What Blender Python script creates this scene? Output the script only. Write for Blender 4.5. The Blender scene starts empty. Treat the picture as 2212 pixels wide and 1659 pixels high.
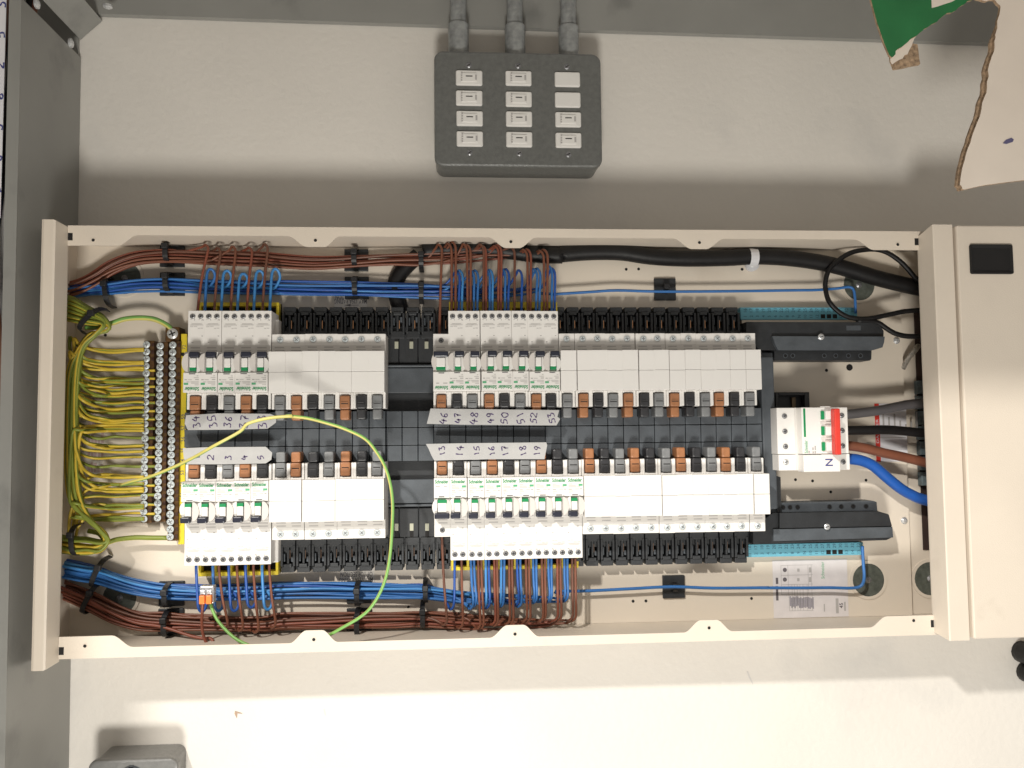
import bpy, bmesh, math, random
from mathutils import Vector, Matrix
random.seed(7)
S = bpy.context.scene
COL = S.collection
# ------------------------------------------------------------------ camera
F = 1790.0                                   # focal length in pixels of a 2212 px wide picture
CAM = Vector((0.4135, -1.0137, 0.2297))
YAW, PITCH, ROLL = math.radians(-3.96), math.radians(3.43), math.radians(0.58)
RM = Matrix.Rotation(YAW, 3, 'Z') @ Matrix.Rotation(PITCH, 3, 'X') @ Matrix.Rotation(ROLL, 3, 'Y')
cam = bpy.data.cameras.new('camera'); camo = bpy.data.objects.new('camera', cam); COL.objects.link(camo)
cam.sensor_width = 36; cam.lens = F / 2212 * 36; cam.clip_start = .01; cam.clip_end = 50
B3 = RM @ Matrix(((1, 0, 0), (0, 0, -1), (0, 1, 0)))
camo.matrix_world = Matrix.Translation(CAM) @ B3.to_4x4()
S.camera = camo
# ------------------------------------------------------------------ light
w = bpy.data.worlds.new('World'); S.world = w; w.use_nodes = True
w.node_tree.nodes['Background'].inputs[0].default_value = (1.0, .955, .885, 1)
w.node_tree.nodes['Background'].inputs[1].default_value = .34
S.view_settings.view_transform = 'Standard'; S.view_settings.look = 'None'
S.view_settings.exposure = 0.22; S.view_settings.gamma = 1
def lamp(name, loc, to, size, power, col):
    l = bpy.data.lights.new(name, 'AREA'); l.shape = 'DISK'; l.size = size; l.energy = power; l.color = col
    o = bpy.data.objects.new(name, l); COL.objects.link(o); o.location = loc
    o.rotation_euler = (Vector(to) - Vector(loc)).to_track_quat('-Z', 'Y').to_euler(); return o
lamp('lamp_high', (-.45, -2.0, 1.42), (.5, 0, .1), .11, 47, (1, .955, .88))
lamp('lamp_low', (.36, -1.40, -.76), (.45, 0, .2), .32, 18, (1, .965, .89))
# ------------------------------------------------------------------ pixel helper: a point of the place on the plane d metres off the wall
def U(u, v, d=0.0):
    dd = RM @ Vector(((u - 1106) / F, 1, (829.5 - v) / F)); t = (-d - CAM.y) / dd.y
    return CAM + dd * t
K = 3.3597
REG = dict(A=(0, 438.9), B=(0, 932.6), C=(603.5, 438.9), D=(603.5, 932.6), E=(1152.1, 438.9), F=(1152.1, 932.6),
           G=(1553.7, 438.9), H=(1553.7, 932.6), J=(0, 0), L=(1553.7, 0), M=(0, 1275), N=(1553.7, 1275))
def V(r, x, y): a = REG[r]; return (a[0] + x / K, a[1] + y / K)
def W(r, x, y, d=0.0): return U(*V(r, x, y), d)
# ------------------------------------------------------------------ materials
MATS = {}
def mat(name, col, rough=.5, metal=0, var=.06, scale=60, bump=0, bscale=300, spec=.5, coat=0, trans=0, dirt=None):
    if name in MATS: return MATS[name]
    m = bpy.data.materials.new(name); m.use_nodes = True; nt = m.node_tree; N = nt.nodes; L = nt.links
    b = N['Principled BSDF']; b.inputs['Roughness'].default_value = rough; b.inputs['Metallic'].default_value = metal
    b.inputs['Specular IOR Level'].default_value = spec; b.inputs['Coat Weight'].default_value = coat
    b.inputs['Transmission Weight'].default_value = trans
    tc = N.new('ShaderNodeTexCoord'); nz = N.new('ShaderNodeTexNoise'); nz.inputs['Scale'].default_value = scale
    nz.inputs['Detail'].default_value = 5; L.new(tc.outputs['Object'], nz.inputs['Vector'])
    r = N.new('ShaderNodeValToRGB'); r.color_ramp.elements[0].position = .3; r.color_ramp.elements[1].position = .7
    r.color_ramp.elements[0].color = [max(0, c * (1 - var)) for c in col] + [1]
    r.color_ramp.elements[1].color = [min(1, c * (1 + var)) for c in col] + [1]
    L.new(nz.outputs['Fac'], r.inputs['Fac']); last = r.outputs['Color']
    if dirt:
        n2 = N.new('ShaderNodeTexNoise'); n2.inputs['Scale'].default_value = dirt[1]; n2.inputs['Detail'].default_value = 8
        L.new(tc.outputs['Object'], n2.inputs['Vector'])
        r2 = N.new('ShaderNodeValToRGB'); r2.color_ramp.elements[0].position = dirt[2]; r2.color_ramp.elements[1].position = dirt[2] + .15
        L.new(n2.outputs['Fac'], r2.inputs['Fac']); mx = N.new('ShaderNodeMixRGB'); mx.inputs[2].default_value = (*dirt[0], 1)
        L.new(r2.outputs['Color'], mx.inputs[0]); L.new(last, mx.inputs[1]); last = mx.outputs[0]
    L.new(last, b.inputs['Base Color'])
    if bump:
        n3 = N.new('ShaderNodeTexNoise'); n3.inputs['Scale'].default_value = bscale; n3.inputs['Detail'].default_value = 3
        L.new(tc.outputs['Object'], n3.inputs['Vector']); bp = N.new('ShaderNodeBump'); bp.inputs['Strength'].default_value = bump
        bp.inputs['Distance'].default_value = .0006; L.new(n3.outputs['Fac'], bp.inputs['Height']); L.new(bp.outputs[0], b.inputs['Normal'])
    MATS[name] = m; return m
wall_m = mat('wall_paint', (.70, .665, .615), .62, var=.045, scale=4.5, bump=1.0, bscale=120, dirt=((.62, .595, .56), 6, .6))
steel_m = mat('grey_painted_steel', (.265, .263, .247), .36, var=.07, scale=9, bump=.15, bscale=500, dirt=((.19, .19, .18), 14, .6))
boxm = mat('dark_grey_enamel', (.135, .138, .132), .3, var=.12, scale=220, bump=.5, bscale=900)
boxm2 = mat('mid_grey_enamel', (.17, .17, .165), .3, var=.1, scale=200, bump=.4, bscale=900)
conduit_m = mat('galvanised_conduit', (.30, .31, .31), .45, .35, var=.35, scale=90, bump=.3, bscale=250)
cream = mat('cream_powder_coat', (.70, .62, .525), .45, var=.03, scale=12, bump=.35, bscale=1100, dirt=((.62, .545, .455), 22, .64))
cream_in = mat('cream_inner_plate', (.69, .615, .52), .4, var=.03, scale=9, bump=.2, bscale=900, dirt=((.60, .52, .43), 8, .63))
white = mat('white_plastic', (.80, .775, .745), .38, var=.015, scale=40, bump=.08, bscale=900)
white2 = mat('white_moulding', (.74, .72, .69), .45, var=.02, scale=50)
barrel = mat('toggle_barrel', (.64, .60, .565), .4, var=.03)
shade = mat('grey_white_shoulder', (.66, .635, .605), .5, var=.03, scale=80)
black = mat('black_plastic', (.020, .022, .025), .5, var=.25, scale=70, bump=.3, bscale=700)
black2 = mat('charcoal_plastic', (.072, .082, .094), .5, var=.22, scale=45, bump=.35, bscale=600)
hole_m = mat('dark_recess', (.008, .007, .007), .8)
tie_m = mat('black_nylon', (.012, .012, .014), .5)
cable_blk = mat('black_cable', (.009, .0085, .009), .48, spec=.3, var=.2, bump=.3, bscale=200)
clipC = {'brown': mat('brown_clip', (.34, .145, .062), .45, var=.12, scale=150), 'black': mat('black_clip', (.026, .026, .029), .4, var=.2, scale=150),
         'grey': mat('grey_clip', (.19, .195, .20), .45, var=.1, scale=150)}
handle_m = mat('navy_handle', (.018, .02, .035), .35)
green = mat('green_print', (.0, .24, .075), .5, var=.1)
green_l = mat('light_green_print', (.10, .40, .20), .6)
grey_pr = mat('grey_print', (.42, .40, .39), .6); dark_pr = mat('dark_print', (.13, .115, .125), .6)
ink = mat('purple_marker_ink', (.045, .02, .10), .5, var=.4, scale=400)
tape_m = mat('grey_tape', (.43, .425, .42), .26, var=.06, scale=50, bump=.6, bscale=130)
metal = mat('zinc_screw', (.66, .67, .68), .32, .55, var=.2, scale=500)
screw_d = mat('tarnished_screw', (.24, .24, .25), .35, .5, var=.3, scale=500)
barscrew = mat('bright_bar_screw', (.66, .72, .74), .28, .3, var=.12, scale=700)
brass = mat('brass_bar', (.12, .062, .022), .42, .5, var=.35, scale=180)
copper = mat('copper_strip', (.8, .42, .22), .35, .9)
blue = [mat('blue_wire_%s' % n, c, .42, var=.08) for n, c in (('mid', (.035, .155, .43)), ('light', (.055, .24, .56)), ('deep', (.018, .085, .36)))]
brown = [mat('brown_wire_%s' % n, c, .45, var=.1) for n, c in (('mid', (.185, .065, .036)), ('red', (.22, .062, .036)), ('dull', (.145, .058, .036)))]
ey = mat('earth_yellow', (.56, .40, .04), .45, var=.12); eg = mat('earth_green', (.20, .24, .035), .45, var=.15)
eg2 = mat('bright_earth_green', (.20, .42, .10), .4); ey2 = mat('bright_earth_yellow', (.58, .52, .15), .4)
yellow = mat('yellow_plastic', (.72, .56, .03), .45, var=.06); ltblue = mat('light_blue_strip', (.14, .42, .54), .5, var=.06)
red = mat('red_plastic', (.66, .045, .03), .4, var=.05); orange = mat('orange_lever', (.85, .22, .04), .4)
clear = mat('clear_plastic', (.75, .73, .70), .15, trans=.55)
paper = mat('paper_label', (.74, .73, .76), .4, var=.02); navy_pr = mat('blue_print', (.05, .06, .22), .6)
greencard = mat('green_printed_card', (.022, .17, .055), .55, var=.13, scale=25, bump=.5, bscale=60)
whitecard = mat('white_card', (.78, .69, .60), .65, var=.04, scale=18, bump=.4, bscale=50, dirt=((.68, .58, .48), 9, .68))
kraft = mat('kraft_card', (.36, .25, .16), .8, var=.45, scale=260, bump=.8, bscale=150)
# ------------------------------------------------------------------ mesh helpers
class MB:
    def __init__(s): s.v = []; s.f = []; s.m = []; s.mats = []
    def mi(s, m):
        if m not in s.mats: s.mats.append(m)
        return s.mats.index(m)
    def add(s, vs, fs, m):
        o = len(s.v); s.v += [tuple(v) for v in vs]; i = s.mi(m)
        for f in fs: s.f.append(tuple(o + k for k in f)); s.m.append(i)
    def box(s, x0, x1, d0, d1, z0, z1, m, bev=0.0, taper=0.0):
        # d = distance off the wall; front face at d1; bev = chamfer of the front edges
        if x0 > x1: x0, x1 = x1, x0
        if z0 > z1: z0, z1 = z1, z0
        if bev <= 0:
            t = taper
            vs = [(x0, -d0, z0), (x1, -d0, z0), (x1, -d0, z1), (x0, -d0, z1), (x0 + t, -d1, z0 + t), (x1 - t, -d1, z0 + t), (x1 - t, -d1, z1 - t), (x0 + t, -d1, z1 - t)]
            s.add(vs, [(3, 2, 1, 0), (4, 5, 6, 7), (0, 1, 5, 4), (1, 2, 6, 5), (2, 3, 7, 6), (3, 0, 4, 7)], m); return
        c = min(bev, (x1 - x0) * .45, (z1 - z0) * .45, abs(d1 - d0) * .9)
        def ring(i, d, cc):
            a, b, e, f = x0 + i, x1 - i, z0 + i, z1 - i
            return [(a + cc, -d, e), (b - cc, -d, e), (b, -d, e + cc), (b, -d, f - cc), (b - cc, -d, f), (a + cc, -d, f), (a, -d, f - cc), (a, -d, e + cc)]
        sg = 1 if d1 > d0 else -1
        vs = ring(0, d0, c * .7) + ring(0, d1 - sg * c, c * .7) + ring(c * .3, d1 - sg * c * .3, c * .7) + ring(c, d1, c * .7)
        fs = [tuple(range(24, 32)), tuple(range(7, -1, -1))]
        for r in range(3):
            for k in range(8): fs.append((r * 8 + k, r * 8 + (k + 1) % 8, r * 8 + 8 + (k + 1) % 8, r * 8 + 8 + k))
        s.add(vs, fs, m)
    def prism(s, pts, d0, d1, m, mside=None):      # pts: list of (x,z) counter clockwise seen from the camera
        a = sum(pts[i][0] * pts[(i + 1) % len(pts)][1] - pts[(i + 1) % len(pts)][0] * pts[i][1] for i in range(len(pts)))
        if a < 0: pts = pts[::-1]
        n = len(pts); vs = [(x, -d0, z) for x, z in pts] + [(x, -d1, z) for x, z in pts]
        s.add(vs, [tuple(range(n, 2 * n)), tuple(range(n - 1, -1, -1))], m)
        s.add(vs, [(k, (k + 1) % n, n + (k + 1) % n, n + k) for k in range(n)], mside or m)
    def cyl(s, x, z, d0, d1, r, m, n=16, r1=None):
        r1 = r if r1 is None else r1
        vs = [(x + r * math.cos(2 * math.pi * k / n), -d0, z + r * math.sin(2 * math.pi * k / n)) for k in range(n)] + \
             [(x + r1 * math.cos(2 * math.pi * k / n), -d1, z + r1 * math.sin(2 * math.pi * k / n)) for k in range(n)]
        s.add(vs, [tuple(range(n, 2 * n)), tuple(range(n - 1, -1, -1))] + [(k, (k + 1) % n, n + (k + 1) % n, n + k) for k in range(n)], m)
    def ringz(s, x, z, d0, d1, ro, ri, m, n=20):
        vs = []
        for (r, d) in ((ro, d0), (ro, d1), (ri, d1), (ri, d0)):
            vs += [(x + r * math.cos(2 * math.pi * k / n), -d, z + r * math.sin(2 * math.pi * k / n)) for k in range(n)]
        s.add(vs, [(a * n + k, a * n + (k + 1) % n, ((a + 1) % 4) * n + (k + 1) % n, ((a + 1) % 4) * n + k) for a in range(4) for k in range(n)], m)
    def screw(s, x, z, d, r, m, cross=True, ang=.3, slotm=None):
        s.cyl(x, z, d - .0006, d, r, m, 14); s.cyl(x, z, d, d + r * .22, r * .97, m, 14, r * .62)
        e = d + r * .22 + .00012
        for a in ([ang, ang + math.pi / 2] if cross else [ang]):
            ca, sa = math.cos(a), math.sin(a); L, t = r * .62, r * .13
            s.add([(x + ca * L * p - sa * t * q, -e, z + sa * L * p + ca * t * q) for p, q in ((-1, -1), (1, -1), (1, 1), (-1, 1))], [(0, 1, 2, 3)], slotm or hole_m)
            e += .00006
    def tube(s, pts, r, m, n=8, m2=None, twist=0.0, sub=4, smooth=True):
        P = [Vector(p) for p in pts]
        if smooth and len(P) > 2:
            Q = [P[0] * 2 - P[1]] + P + [P[-1] * 2 - P[-2]]; R = []
            for i in range(1, len(Q) - 2):
                for k in range(sub):
                    t = k / sub; a, b, c, d = Q[i - 1:i + 3]
                    R.append(.5 * ((2 * b) + (c - a) * t + (2 * a - 5 * b + 4 * c - d) * t * t + (3 * b - a - 3 * c + d) * t ** 3))
            R.append(P[-1]); P = R
        T = [(P[min(i + 1, len(P) - 1)] - P[max(i - 1, 0)]).normalized() for i in range(len(P))]
        nrm = T[0].orthogonal().normalized(); vs = []
        for i, p in enumerate(P):
            nrm = (nrm - T[i] * nrm.dot(T[i])).normalized(); b = T[i].cross(nrm)
            rr = r[i] if isinstance(r, list) else r
            for k in range(n):
                a = 2 * math.pi * k / n + twist * i; vs.append(p + nrm * math.cos(a) * rr + b * math.sin(a) * rr)
        N = len(P)
        for k in range(n):
            mm = m2 if (m2 and k < n / 2) else m
            o = len(s.v)
            i0 = s.mi(mm)
        o = len(s.v); s.v += [tuple(v) for v in vs]; ia = s.mi(m); ib = s.mi(m2) if m2 else ia
        for i in range(N - 1):
            for k in range(n):
                s.f.append((o + i * n + k, o + i * n + (k + 1) % n, o + (i + 1) * n + (k + 1) % n, o + (i + 1) * n + k)); s.m.append(ib if k < n * .5 else ia)
        s.f.append(tuple(o + k for k in range(n - 1, -1, -1))); s.m.append(ia); s.f.append(tuple(o + (N - 1) * n + k for k in range(n))); s.m.append(ia)
    def mesh(s, name, off=(0, 0, 0), smooth=False):
        me = bpy.data.meshes.new(name); ox, oy, oz = off
        me.from_pydata([(x - ox, y - oy, z - oz) for x, y, z in s.v], [], s.f)
        for m in s.mats: me.materials.append(m)
        me.polygons.foreach_set('material_index', s.m)
        if smooth: me.polygons.foreach_set('use_smooth', [True] * len(s.f))
        me.update()
        bm = bmesh.new(); bm.from_mesh(me); bmesh.ops.recalc_face_normals(bm, faces=bm.faces) if not smooth or True else None
        bm.to_mesh(me); bm.free(); return me
def fixn(me): return me
def link(name, me, parent=None):
    o = bpy.data.objects.new(name, me); COL.objects.link(o)
    if parent: o.parent = parent
    return o
def thing(name, label, cat, loc=(0, 0, 0), group=None):
    o = bpy.data.objects.new(name, None); COL.objects.link(o); o.location = loc; o.empty_display_size = .01
    o['label'] = label; o['category'] = cat
    if group: o['group'] = group
    return o
def part(name, mb, root, top=None, smooth=False):   # mb in world coordinates; root has the offset
    off = (top or root).location
    return link(name, mb.mesh(name, off, smooth), root)
def solo(name, mb, label, cat, group=None, smooth=False, at=None):
    if at is None:
        n = len(mb.v); at = Vector((sum(v[0] for v in mb.v) / n, max(v[1] for v in mb.v), min(v[2] for v in mb.v)))
    o = link(name, mb.mesh(name, at, smooth)); o.location = at; o['label'] = label; o['category'] = cat
    if group: o['group'] = group
    return o
def structure(name, mb): o = link(name, mb.mesh(name)); o['kind'] = 'structure'; return o
def copy_tree(o, parent=None, swap=None):
    c = o.copy(); COL.objects.link(c); c.parent = parent
    if swap and c.data and swap.get(c.name.split('.')[0]): c.data = swap[c.name.split('.')[0]]
    for ch in [k for k in KIDS.get(o.name, [])]: copy_tree(ch, c, swap)
    return c
KIDS = {}
def kids(o):
    for ch in bpy.data.objects:
        if ch.parent: KIDS.setdefault(ch.parent.name, [])
    for ch in bpy.data.objects:
        if ch.parent and ch not in KIDS[ch.parent.name]: KIDS[ch.parent.name].append(ch)
TC = {}
def text_mesh(s, m, width=None, height=None, bold=0.0):
    key = (s, m.name, width, height, bold)
    if key in TC: return TC[key]
    c = bpy.data.curves.new('print', 'FONT'); c.body = s; c.align_x = 'CENTER'; c.align_y = 'CENTER'; c.size = 1; c.resolution_u = 2; c.offset = bold
    o = bpy.data.objects.new('print', c); me = bpy.data.meshes.new_from_object(o); bpy.data.objects.remove(o)
    xs = [v.co.x for v in me.vertices]; ys = [v.co.y for v in me.vertices]
    cx, cy = (min(xs) + max(xs)) / 2, (min(ys) + max(ys)) / 2; sx = max(xs) - min(xs); sy = max(ys) - min(ys)
    kx = (width / sx) if width else (height / sy); ky = (height / sy) if height else kx
    for v in me.vertices: v.co = Vector(((v.co.x - cx) * kx, 0, (v.co.y - cy) * ky))
    me.materials.clear(); me.materials.append(m); me.update(); TC[key] = me; return me
def put_text(mb, s, m, x, z, d, rot=0, width=None, height=None, bold=0.0):
    me = text_mesh(s, m, width, height, bold); ca, sa = math.cos(rot), math.sin(rot)
    mb.add([(x + v.co.x * ca - v.co.z * sa, -d, z + v.co.x * sa + v.co.z * ca) for v in me.vertices], [tuple(p.vertices) for p in me.polygons], m)
# handwriting strokes, in a 0..1 x 0..1.4 box, written with a marker
DG = {'0': [[(.5, 1.3), (.1, .9), (.15, .3), (.5, .05), (.85, .4), (.8, 1.0), (.45, 1.3)]], '1': [[(.35, 1.25), (.5, .7), (.6, .1)]],
      '2': [[(.1, 1.1), (.5, 1.35), (.85, 1.0), (.5, .5), (.1, .1), (.95, .12)]], '3': [[(.1, 1.25), (.7, 1.25), (.4, .8), (.85, .55), (.6, .08), (.1, .12)]],
      '4': [[(.45, 1.3), (.1, .6), (.9, .62)], [(.65, 1.0), (.6, .05)]], '5': [[(.9, 1.3), (.3, 1.25), (.2, .75), (.7, .75), (.75, .25), (.1, .08)]],
      '6': [[(.75, 1.3), (.3, .9), (.15, .3), (.5, .05), (.8, .35), (.5, .65), (.2, .4)]], '7': [[(.1, 1.2), (.9, 1.25), (.55, .6), (.4, .05)], [(.3, .65), (.8, .7)]],
      '8': [[(.8, 1.15), (.35, 1.3), (.2, .95), (.75, .5), (.6, .08), (.2, .2), (.4, .65), (.8, 1.15)]], '9': [[(.8, 1.1), (.4, 1.3), (.2, .9), (.6, .7), (.85, 1.15), (.7, .5), (.5, .0)]]}
def handwrite(mb, s, m, x, z, d, rot, h, lw, jit=.05):
    ca, sa = math.cos(rot), math.sin(rot); k = h / 1.4; adv = 1.12; tot = len(s) * adv - .12
    for i, ch in enumerate(s):
        for st in DG[ch]:
            pts = []
            for (a, b) in st:
                a += random.uniform(-jit, jit); b += random.uniform(-jit, jit)
                lx, lz = (a + i * adv - tot / 2) * k, (b - .7) * k; pts.append(Vector((x + lx * ca - lz * sa, -d, z + lx * sa + lz * ca)))
            Q = [pts[0] * 2 - pts[1]] + pts + [pts[-1] * 2 - pts[-2]]; R = []
            for q in range(1, len(Q) - 2):
                for t4 in range(3):
                    t = t4 / 3; a, b, c, e = Q[q - 1:q + 3]; R.append(.5 * ((2 * b) + (c - a) * t + (2 * a - 5 * b + 4 * c - e) * t * t + (3 * b - a - 3 * c + e) * t ** 3))
            R.append(pts[-1]); vs = []
            for q, p in enumerate(R):
                T = (R[min(q + 1, len(R) - 1)] - R[max(q - 1, 0)]).normalized(); nn = Vector((-T.z, 0, T.x)) * lw * (.5 + .16 * math.sin(q * 1.3)); vs += [p + nn, p - nn]
            mb.add(vs, [(2 * q, 2 * q + 1, 2 * q + 3, 2 * q + 2) for q in range(len(R) - 1)], m)
# ================================================================== SETTING
mb = MB(); mb.box(-1.6, 2.6, -.05, 0, -1.6, 1.8, wall_m); structure('wall', mb)
# unseen panel added above the view: keeps the high lamp off the upper half
mb = MB(); mb.box(-1.8, 2.8, .68, .72, .635, 1.9, wall_m); structure('top_lamp_blocker', mb)
mb = MB(); mb.box(-1.2, -.13, .68, .72, -1.6, .6348, wall_m); structure('left_lamp_blocker', mb)  # unseen panel added at the left to cut off the high lamp there
# small chip and scuffs of the wall
mb = MB(); p = U(508, 1536, 0); q = U(524, 1541, 0); r = U(512, 1551, 0); a = U(507, 1541, 0)
mb.prism([(p.x, p.z), (q.x, q.z), (a.x + .003, a.z + .0005), (r.x, r.z), (a.x, a.z)], .0002, .0012, mat('chipped_plaster', (.42, .30, .22), .9))
solo('paint_chip', mb, 'small brown torn chip in the white wall paint below the board', 'paint chip')
# ------------------------------------------------------------------ trunking on the left (open channel) and along the top
TD = .139
xl0, xl1 = U(176, 100, 0), U(152, 1500, 0)
def xl(z): t = (z - xl0.z) / (xl1.z - xl0.z); return xl0.x + t * (xl1.x - xl0.x)
zb, zt = -.55, 1.0
root = thing('cable_trunking', 'tall grey steel trunking running down the left edge, open at its front', 'trunking', (xl(zb) - .05, 0, zb))
def slab(mb, za, zb_, f0, f1, d0, d1, m):            # sloped vertical slab with x = f0(z)..f1(z)
    vs = [(f0(za), -d0, za), (f1(za), -d0, za), (f1(zb_), -d0, zb_), (f0(zb_), -d0, zb_), (f0(za), -d1, za), (f1(za), -d1, za), (f1(zb_), -d1, zb_), (f0(zb_), -d1, zb_)]
    mb.add(vs, [(3, 2, 1, 0), (4, 5, 6, 7), (0, 1, 5, 4), (1, 2, 6, 5), (2, 3, 7, 6), (3, 0, 4, 7)], m)
mb = MB(); slab(mb, zb, .6902, lambda z: xl(z) - .0016, xl, .001, TD, steel_m); part('side_panel', mb, root)
mb = MB(); slab(mb, zb, zt, lambda z: xl(z) - .0125, lambda z: xl(z) - .0017, TD - .0015, TD, steel_m)
slab(mb, zb, zt, lambda z: xl(z) - .0018, lambda z: xl(z) + .0004, TD, TD + .0012, steel_m); part('front_lip', mb, root)
mb = MB(); slab(mb, zb, zt, lambda z: xl(z) - .15, lambda z: xl(z) - .002, .001, .004, steel_m); part('back_panel', mb, root)
mb = MB(); slab(mb, zb, zt, lambda z: xl(z) - .15, lambda z: xl(z) - .148, .0045, TD, steel_m); part('side_panel', mb, root)
# top trunking: underside seen from below
a0, a1 = U(350, 42, 0), U(2130, 100, 0)
def zt_(x): return a0.z + (x - a0.x) / (a1.x - a0.x) * (a1.z - a0.z)
def hslab(mb, xa, xb, g0, g1, d0, d1, m):
    vs = [(xa, -d0, g0(xa)), (xb, -d0, g0(xb)), (xb, -d0, g1(xb)), (xa, -d0, g1(xa)), (xa, -d1, g0(xa)), (xb, -d1, g0(xb)), (xb, -d1, g1(xb)), (xa, -d1, g1(xa))]
    mb.add(vs, [(3, 2, 1, 0), (4, 5, 6, 7), (0, 1, 5, 4), (1, 2, 6, 5), (2, 3, 7, 6), (3, 0, 4, 7)], m)
xs = xl(.7) + .0006
root = thing('cable_trunking', 'wide grey steel trunking across the top above the switch box', 'trunking', (.4, 0, zt_(.4)))
mb = MB(); hslab(mb, xs, 2.2, zt_, lambda x: zt_(x) + .15, .001, .009, steel_m); part('cover', mb, root)
# chamfer piece in the corner
pA, pB = U(175, 87, 0), U(222, 46, 0)
root = thing('corner_bracket', 'grey folded steel corner piece joining the two trunkings at top left', 'bracket', (pA.x, 0, pA.z))
mb = MB(); n_ = Vector((pB.z - pA.z, 0, -(pB.x - pA.x))).normalized() * .0015
vs = [(pA.x, -.001, pA.z), (pB.x, -.001, pB.z), (pB.x - n_.x, -.001, pB.z - n_.z), (pA.x - n_.x, -.001, pA.z - n_.z)]
vs += [(x, -(TD + .0014), z) for x, y, z in vs]
mb.add(vs, [(3, 2, 1, 0), (4, 5, 6, 7), (0, 1, 5, 4), (1, 2, 6, 5), (2, 3, 7, 6), (3, 0, 4, 7)], steel_m); part('folded_plate', mb, root)
for (u, v, dd, nx) in ((155, 93, .03, (1, 0)), (232, 37, .03, (0, -1)), (75, 8, .11, (1, 0))):   # bolts on the trunking sides near the corner
    mb = MB(); c = U(u, v, dd); h = [(0, .0055, 0), (.0022, .0055, 0), (.0034, .0035, 0), (.0045, .001, 0)]
    if nx[0]:
        x0 = xl(c.z); pts = [(x0 + hh, rr) for hh, rr, _ in h]; vs = []; n = 12
        for hh, rr in pts: vs += [(hh, -dd + rr * math.cos(2 * math.pi * k / n), c.z + rr * math.sin(2 * math.pi * k / n)) for k in range(n)]
    else:
        z0 = zt_(c.x); vs = []; n = 12
        for hh, rr, _ in h: vs += [(c.x + rr * math.cos(2 * math.pi * k / n), -dd + rr * math.sin(2 * math.pi * k / n), z0 - hh) for k in range(n)]
    mb.add(vs, [(r_ * n + k, r_ * n + (k + 1) % n, r_ * n + n + (k + 1) % n, r_ * n + n + k) for r_ in range(3) for k in range(n)] + [tuple(range(3 * n, 4 * n))], metal)
    part('bolt', mb, root)
# cables and paper seen in the open trunking at the far left
cab = [(-.02, .05, brown[0], .0035), (-.027, .06, cable_blk, .004), (-.034, .055, blue[0], .0035), (-.042, .07, brown[2], .0035), (-.049, .06, cable_blk, .004), (-.056, .05, white2, .004), (-.064, .06, brown[1], .004), (-.072, .06, blue[2], .004)]
for k, (dx, dd, m, r) in enumerate(cab):
    mb = MB(); pts = []
    for q in range(13):
        z = -.5 + q * .115; pts.append((xl(z) + dx + .003 * math.sin(q * 1.7 + k), -dd - .012 * math.sin(q * .9 + k * 2) - .02, z))
    mb.tube(pts, r, m, 8); nm = {'brown_wire_mid': 'brown', 'black_cable': 'black', 'blue_wire_mid': 'blue', 'brown_wire_dull': 'dull brown', 'white_moulding': 'white', 'brown_wire_red': 'reddish brown', 'blue_wire_deep': 'dark blue'}[m.name]
    solo('cable', mb, '%s cable at the far left edge, %s from the lip of the open trunking' % (nm, ('first second third fourth fifth sixth seventh eighth'.split())[k]), 'cable', 'cables inside the left trunking', smooth=True)
root = thing('written_label', 'white paper label with blue marker writing inside the left trunking at the top', 'paper label', (U(2, 430, .12).x, -.12, U(2, 430, .12).z))
mb = MB(); c = U(3, 470, .132); e = U(3, -20, .132); mb.box(c.x - .06, xl(c.z) - .0205, .1305, .1312, c.z, e.z, paper); part('paper', mb, root)
for q in range(7): mb = MB(); handwrite(mb, '5836253'[q], navy_pr, xl(e.z) - .0245, c.z + .03 + q * .033, .1314, math.pi / 2, .010, .0016); part('writing', mb, root)
# ------------------------------------------------------------------ switch box with conduits
bz1, bz0 = U(1100, 112, .047).z, U(1100, 360, .047).z; bx0, bx1 = U(938, 250, .047).x, U(1300, 250, .047).x
root = thing('switch_box', 'dark grey metal box with twelve white modules in three columns', 'switch box', (bx0, 0, bz0))
def rrect(x0, x1, z0, z1, r, n=5):
    pts = []
    for cx, cz, a0 in ((x1 - r, z1 - r, 0), (x0 + r, z1 - r, 90), (x0 + r, z0 + r, 180), (x1 - r, z0 + r, 270)):
        for k in range(n + 1): a = math.radians(a0 + 90 * k / n); pts.append((cx + r * math.cos(a), cz + r * math.sin(a)))
    return pts
def rsolid(mb, x0, x1, z0, z1, r, levels, m):        # levels: (d, inset)
    n = 24; vs = []
    for d, ins in levels: vs += [(x, -d, z) for x, z in rrect(x0 + ins, x1 - ins, z0 + ins, z1 - ins, max(r - ins, .0005))]
    L = len(levels); n = len(vs) // L
    fs = [tuple(range((L - 1) * n, L * n))] + [(a * n + k, a * n + (k + 1) % n, (a + 1) * n + (k + 1) % n, (a + 1) * n + k) for a in range(L - 1) for k in range(n)]
    mb.add(vs, fs, m)
mb = MB(); rsolid(mb, bx0 + .001, bx1 - .001, bz0 + .001, bz1 - .001, .011, [(0.001, 0), (.0375, 0)], boxm); part('back_box', mb, root, smooth=False)
mb = MB(); rsolid(mb, bx0, bx1, bz0, bz1, .011, [(.038, 0), (.0445, 0), (.0462, .0008), (.047, .0026)], boxm); part('front_plate', mb, root)
SC = 2.212 * 1.8228
def swp(x, y): return U(1600 / 1.8228 + x / SC, y / SC, .047)
cols = [[(430, 663, 615, 750), (431, 663, 790, 925), (435, 667, 968, 1102), (437, 668, 1145, 1280)],
        [(862, 1090, 620, 752), (864, 1093, 800, 935), (866, 1096, 972, 1108), (868, 1097, 1150, 1286)],
        [(1290, 1513, 630, 762), (1292, 1517, 806, 941), (1295, 1522, 978, 1112), (1297, 1524, 1158, 1292)]]
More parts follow.
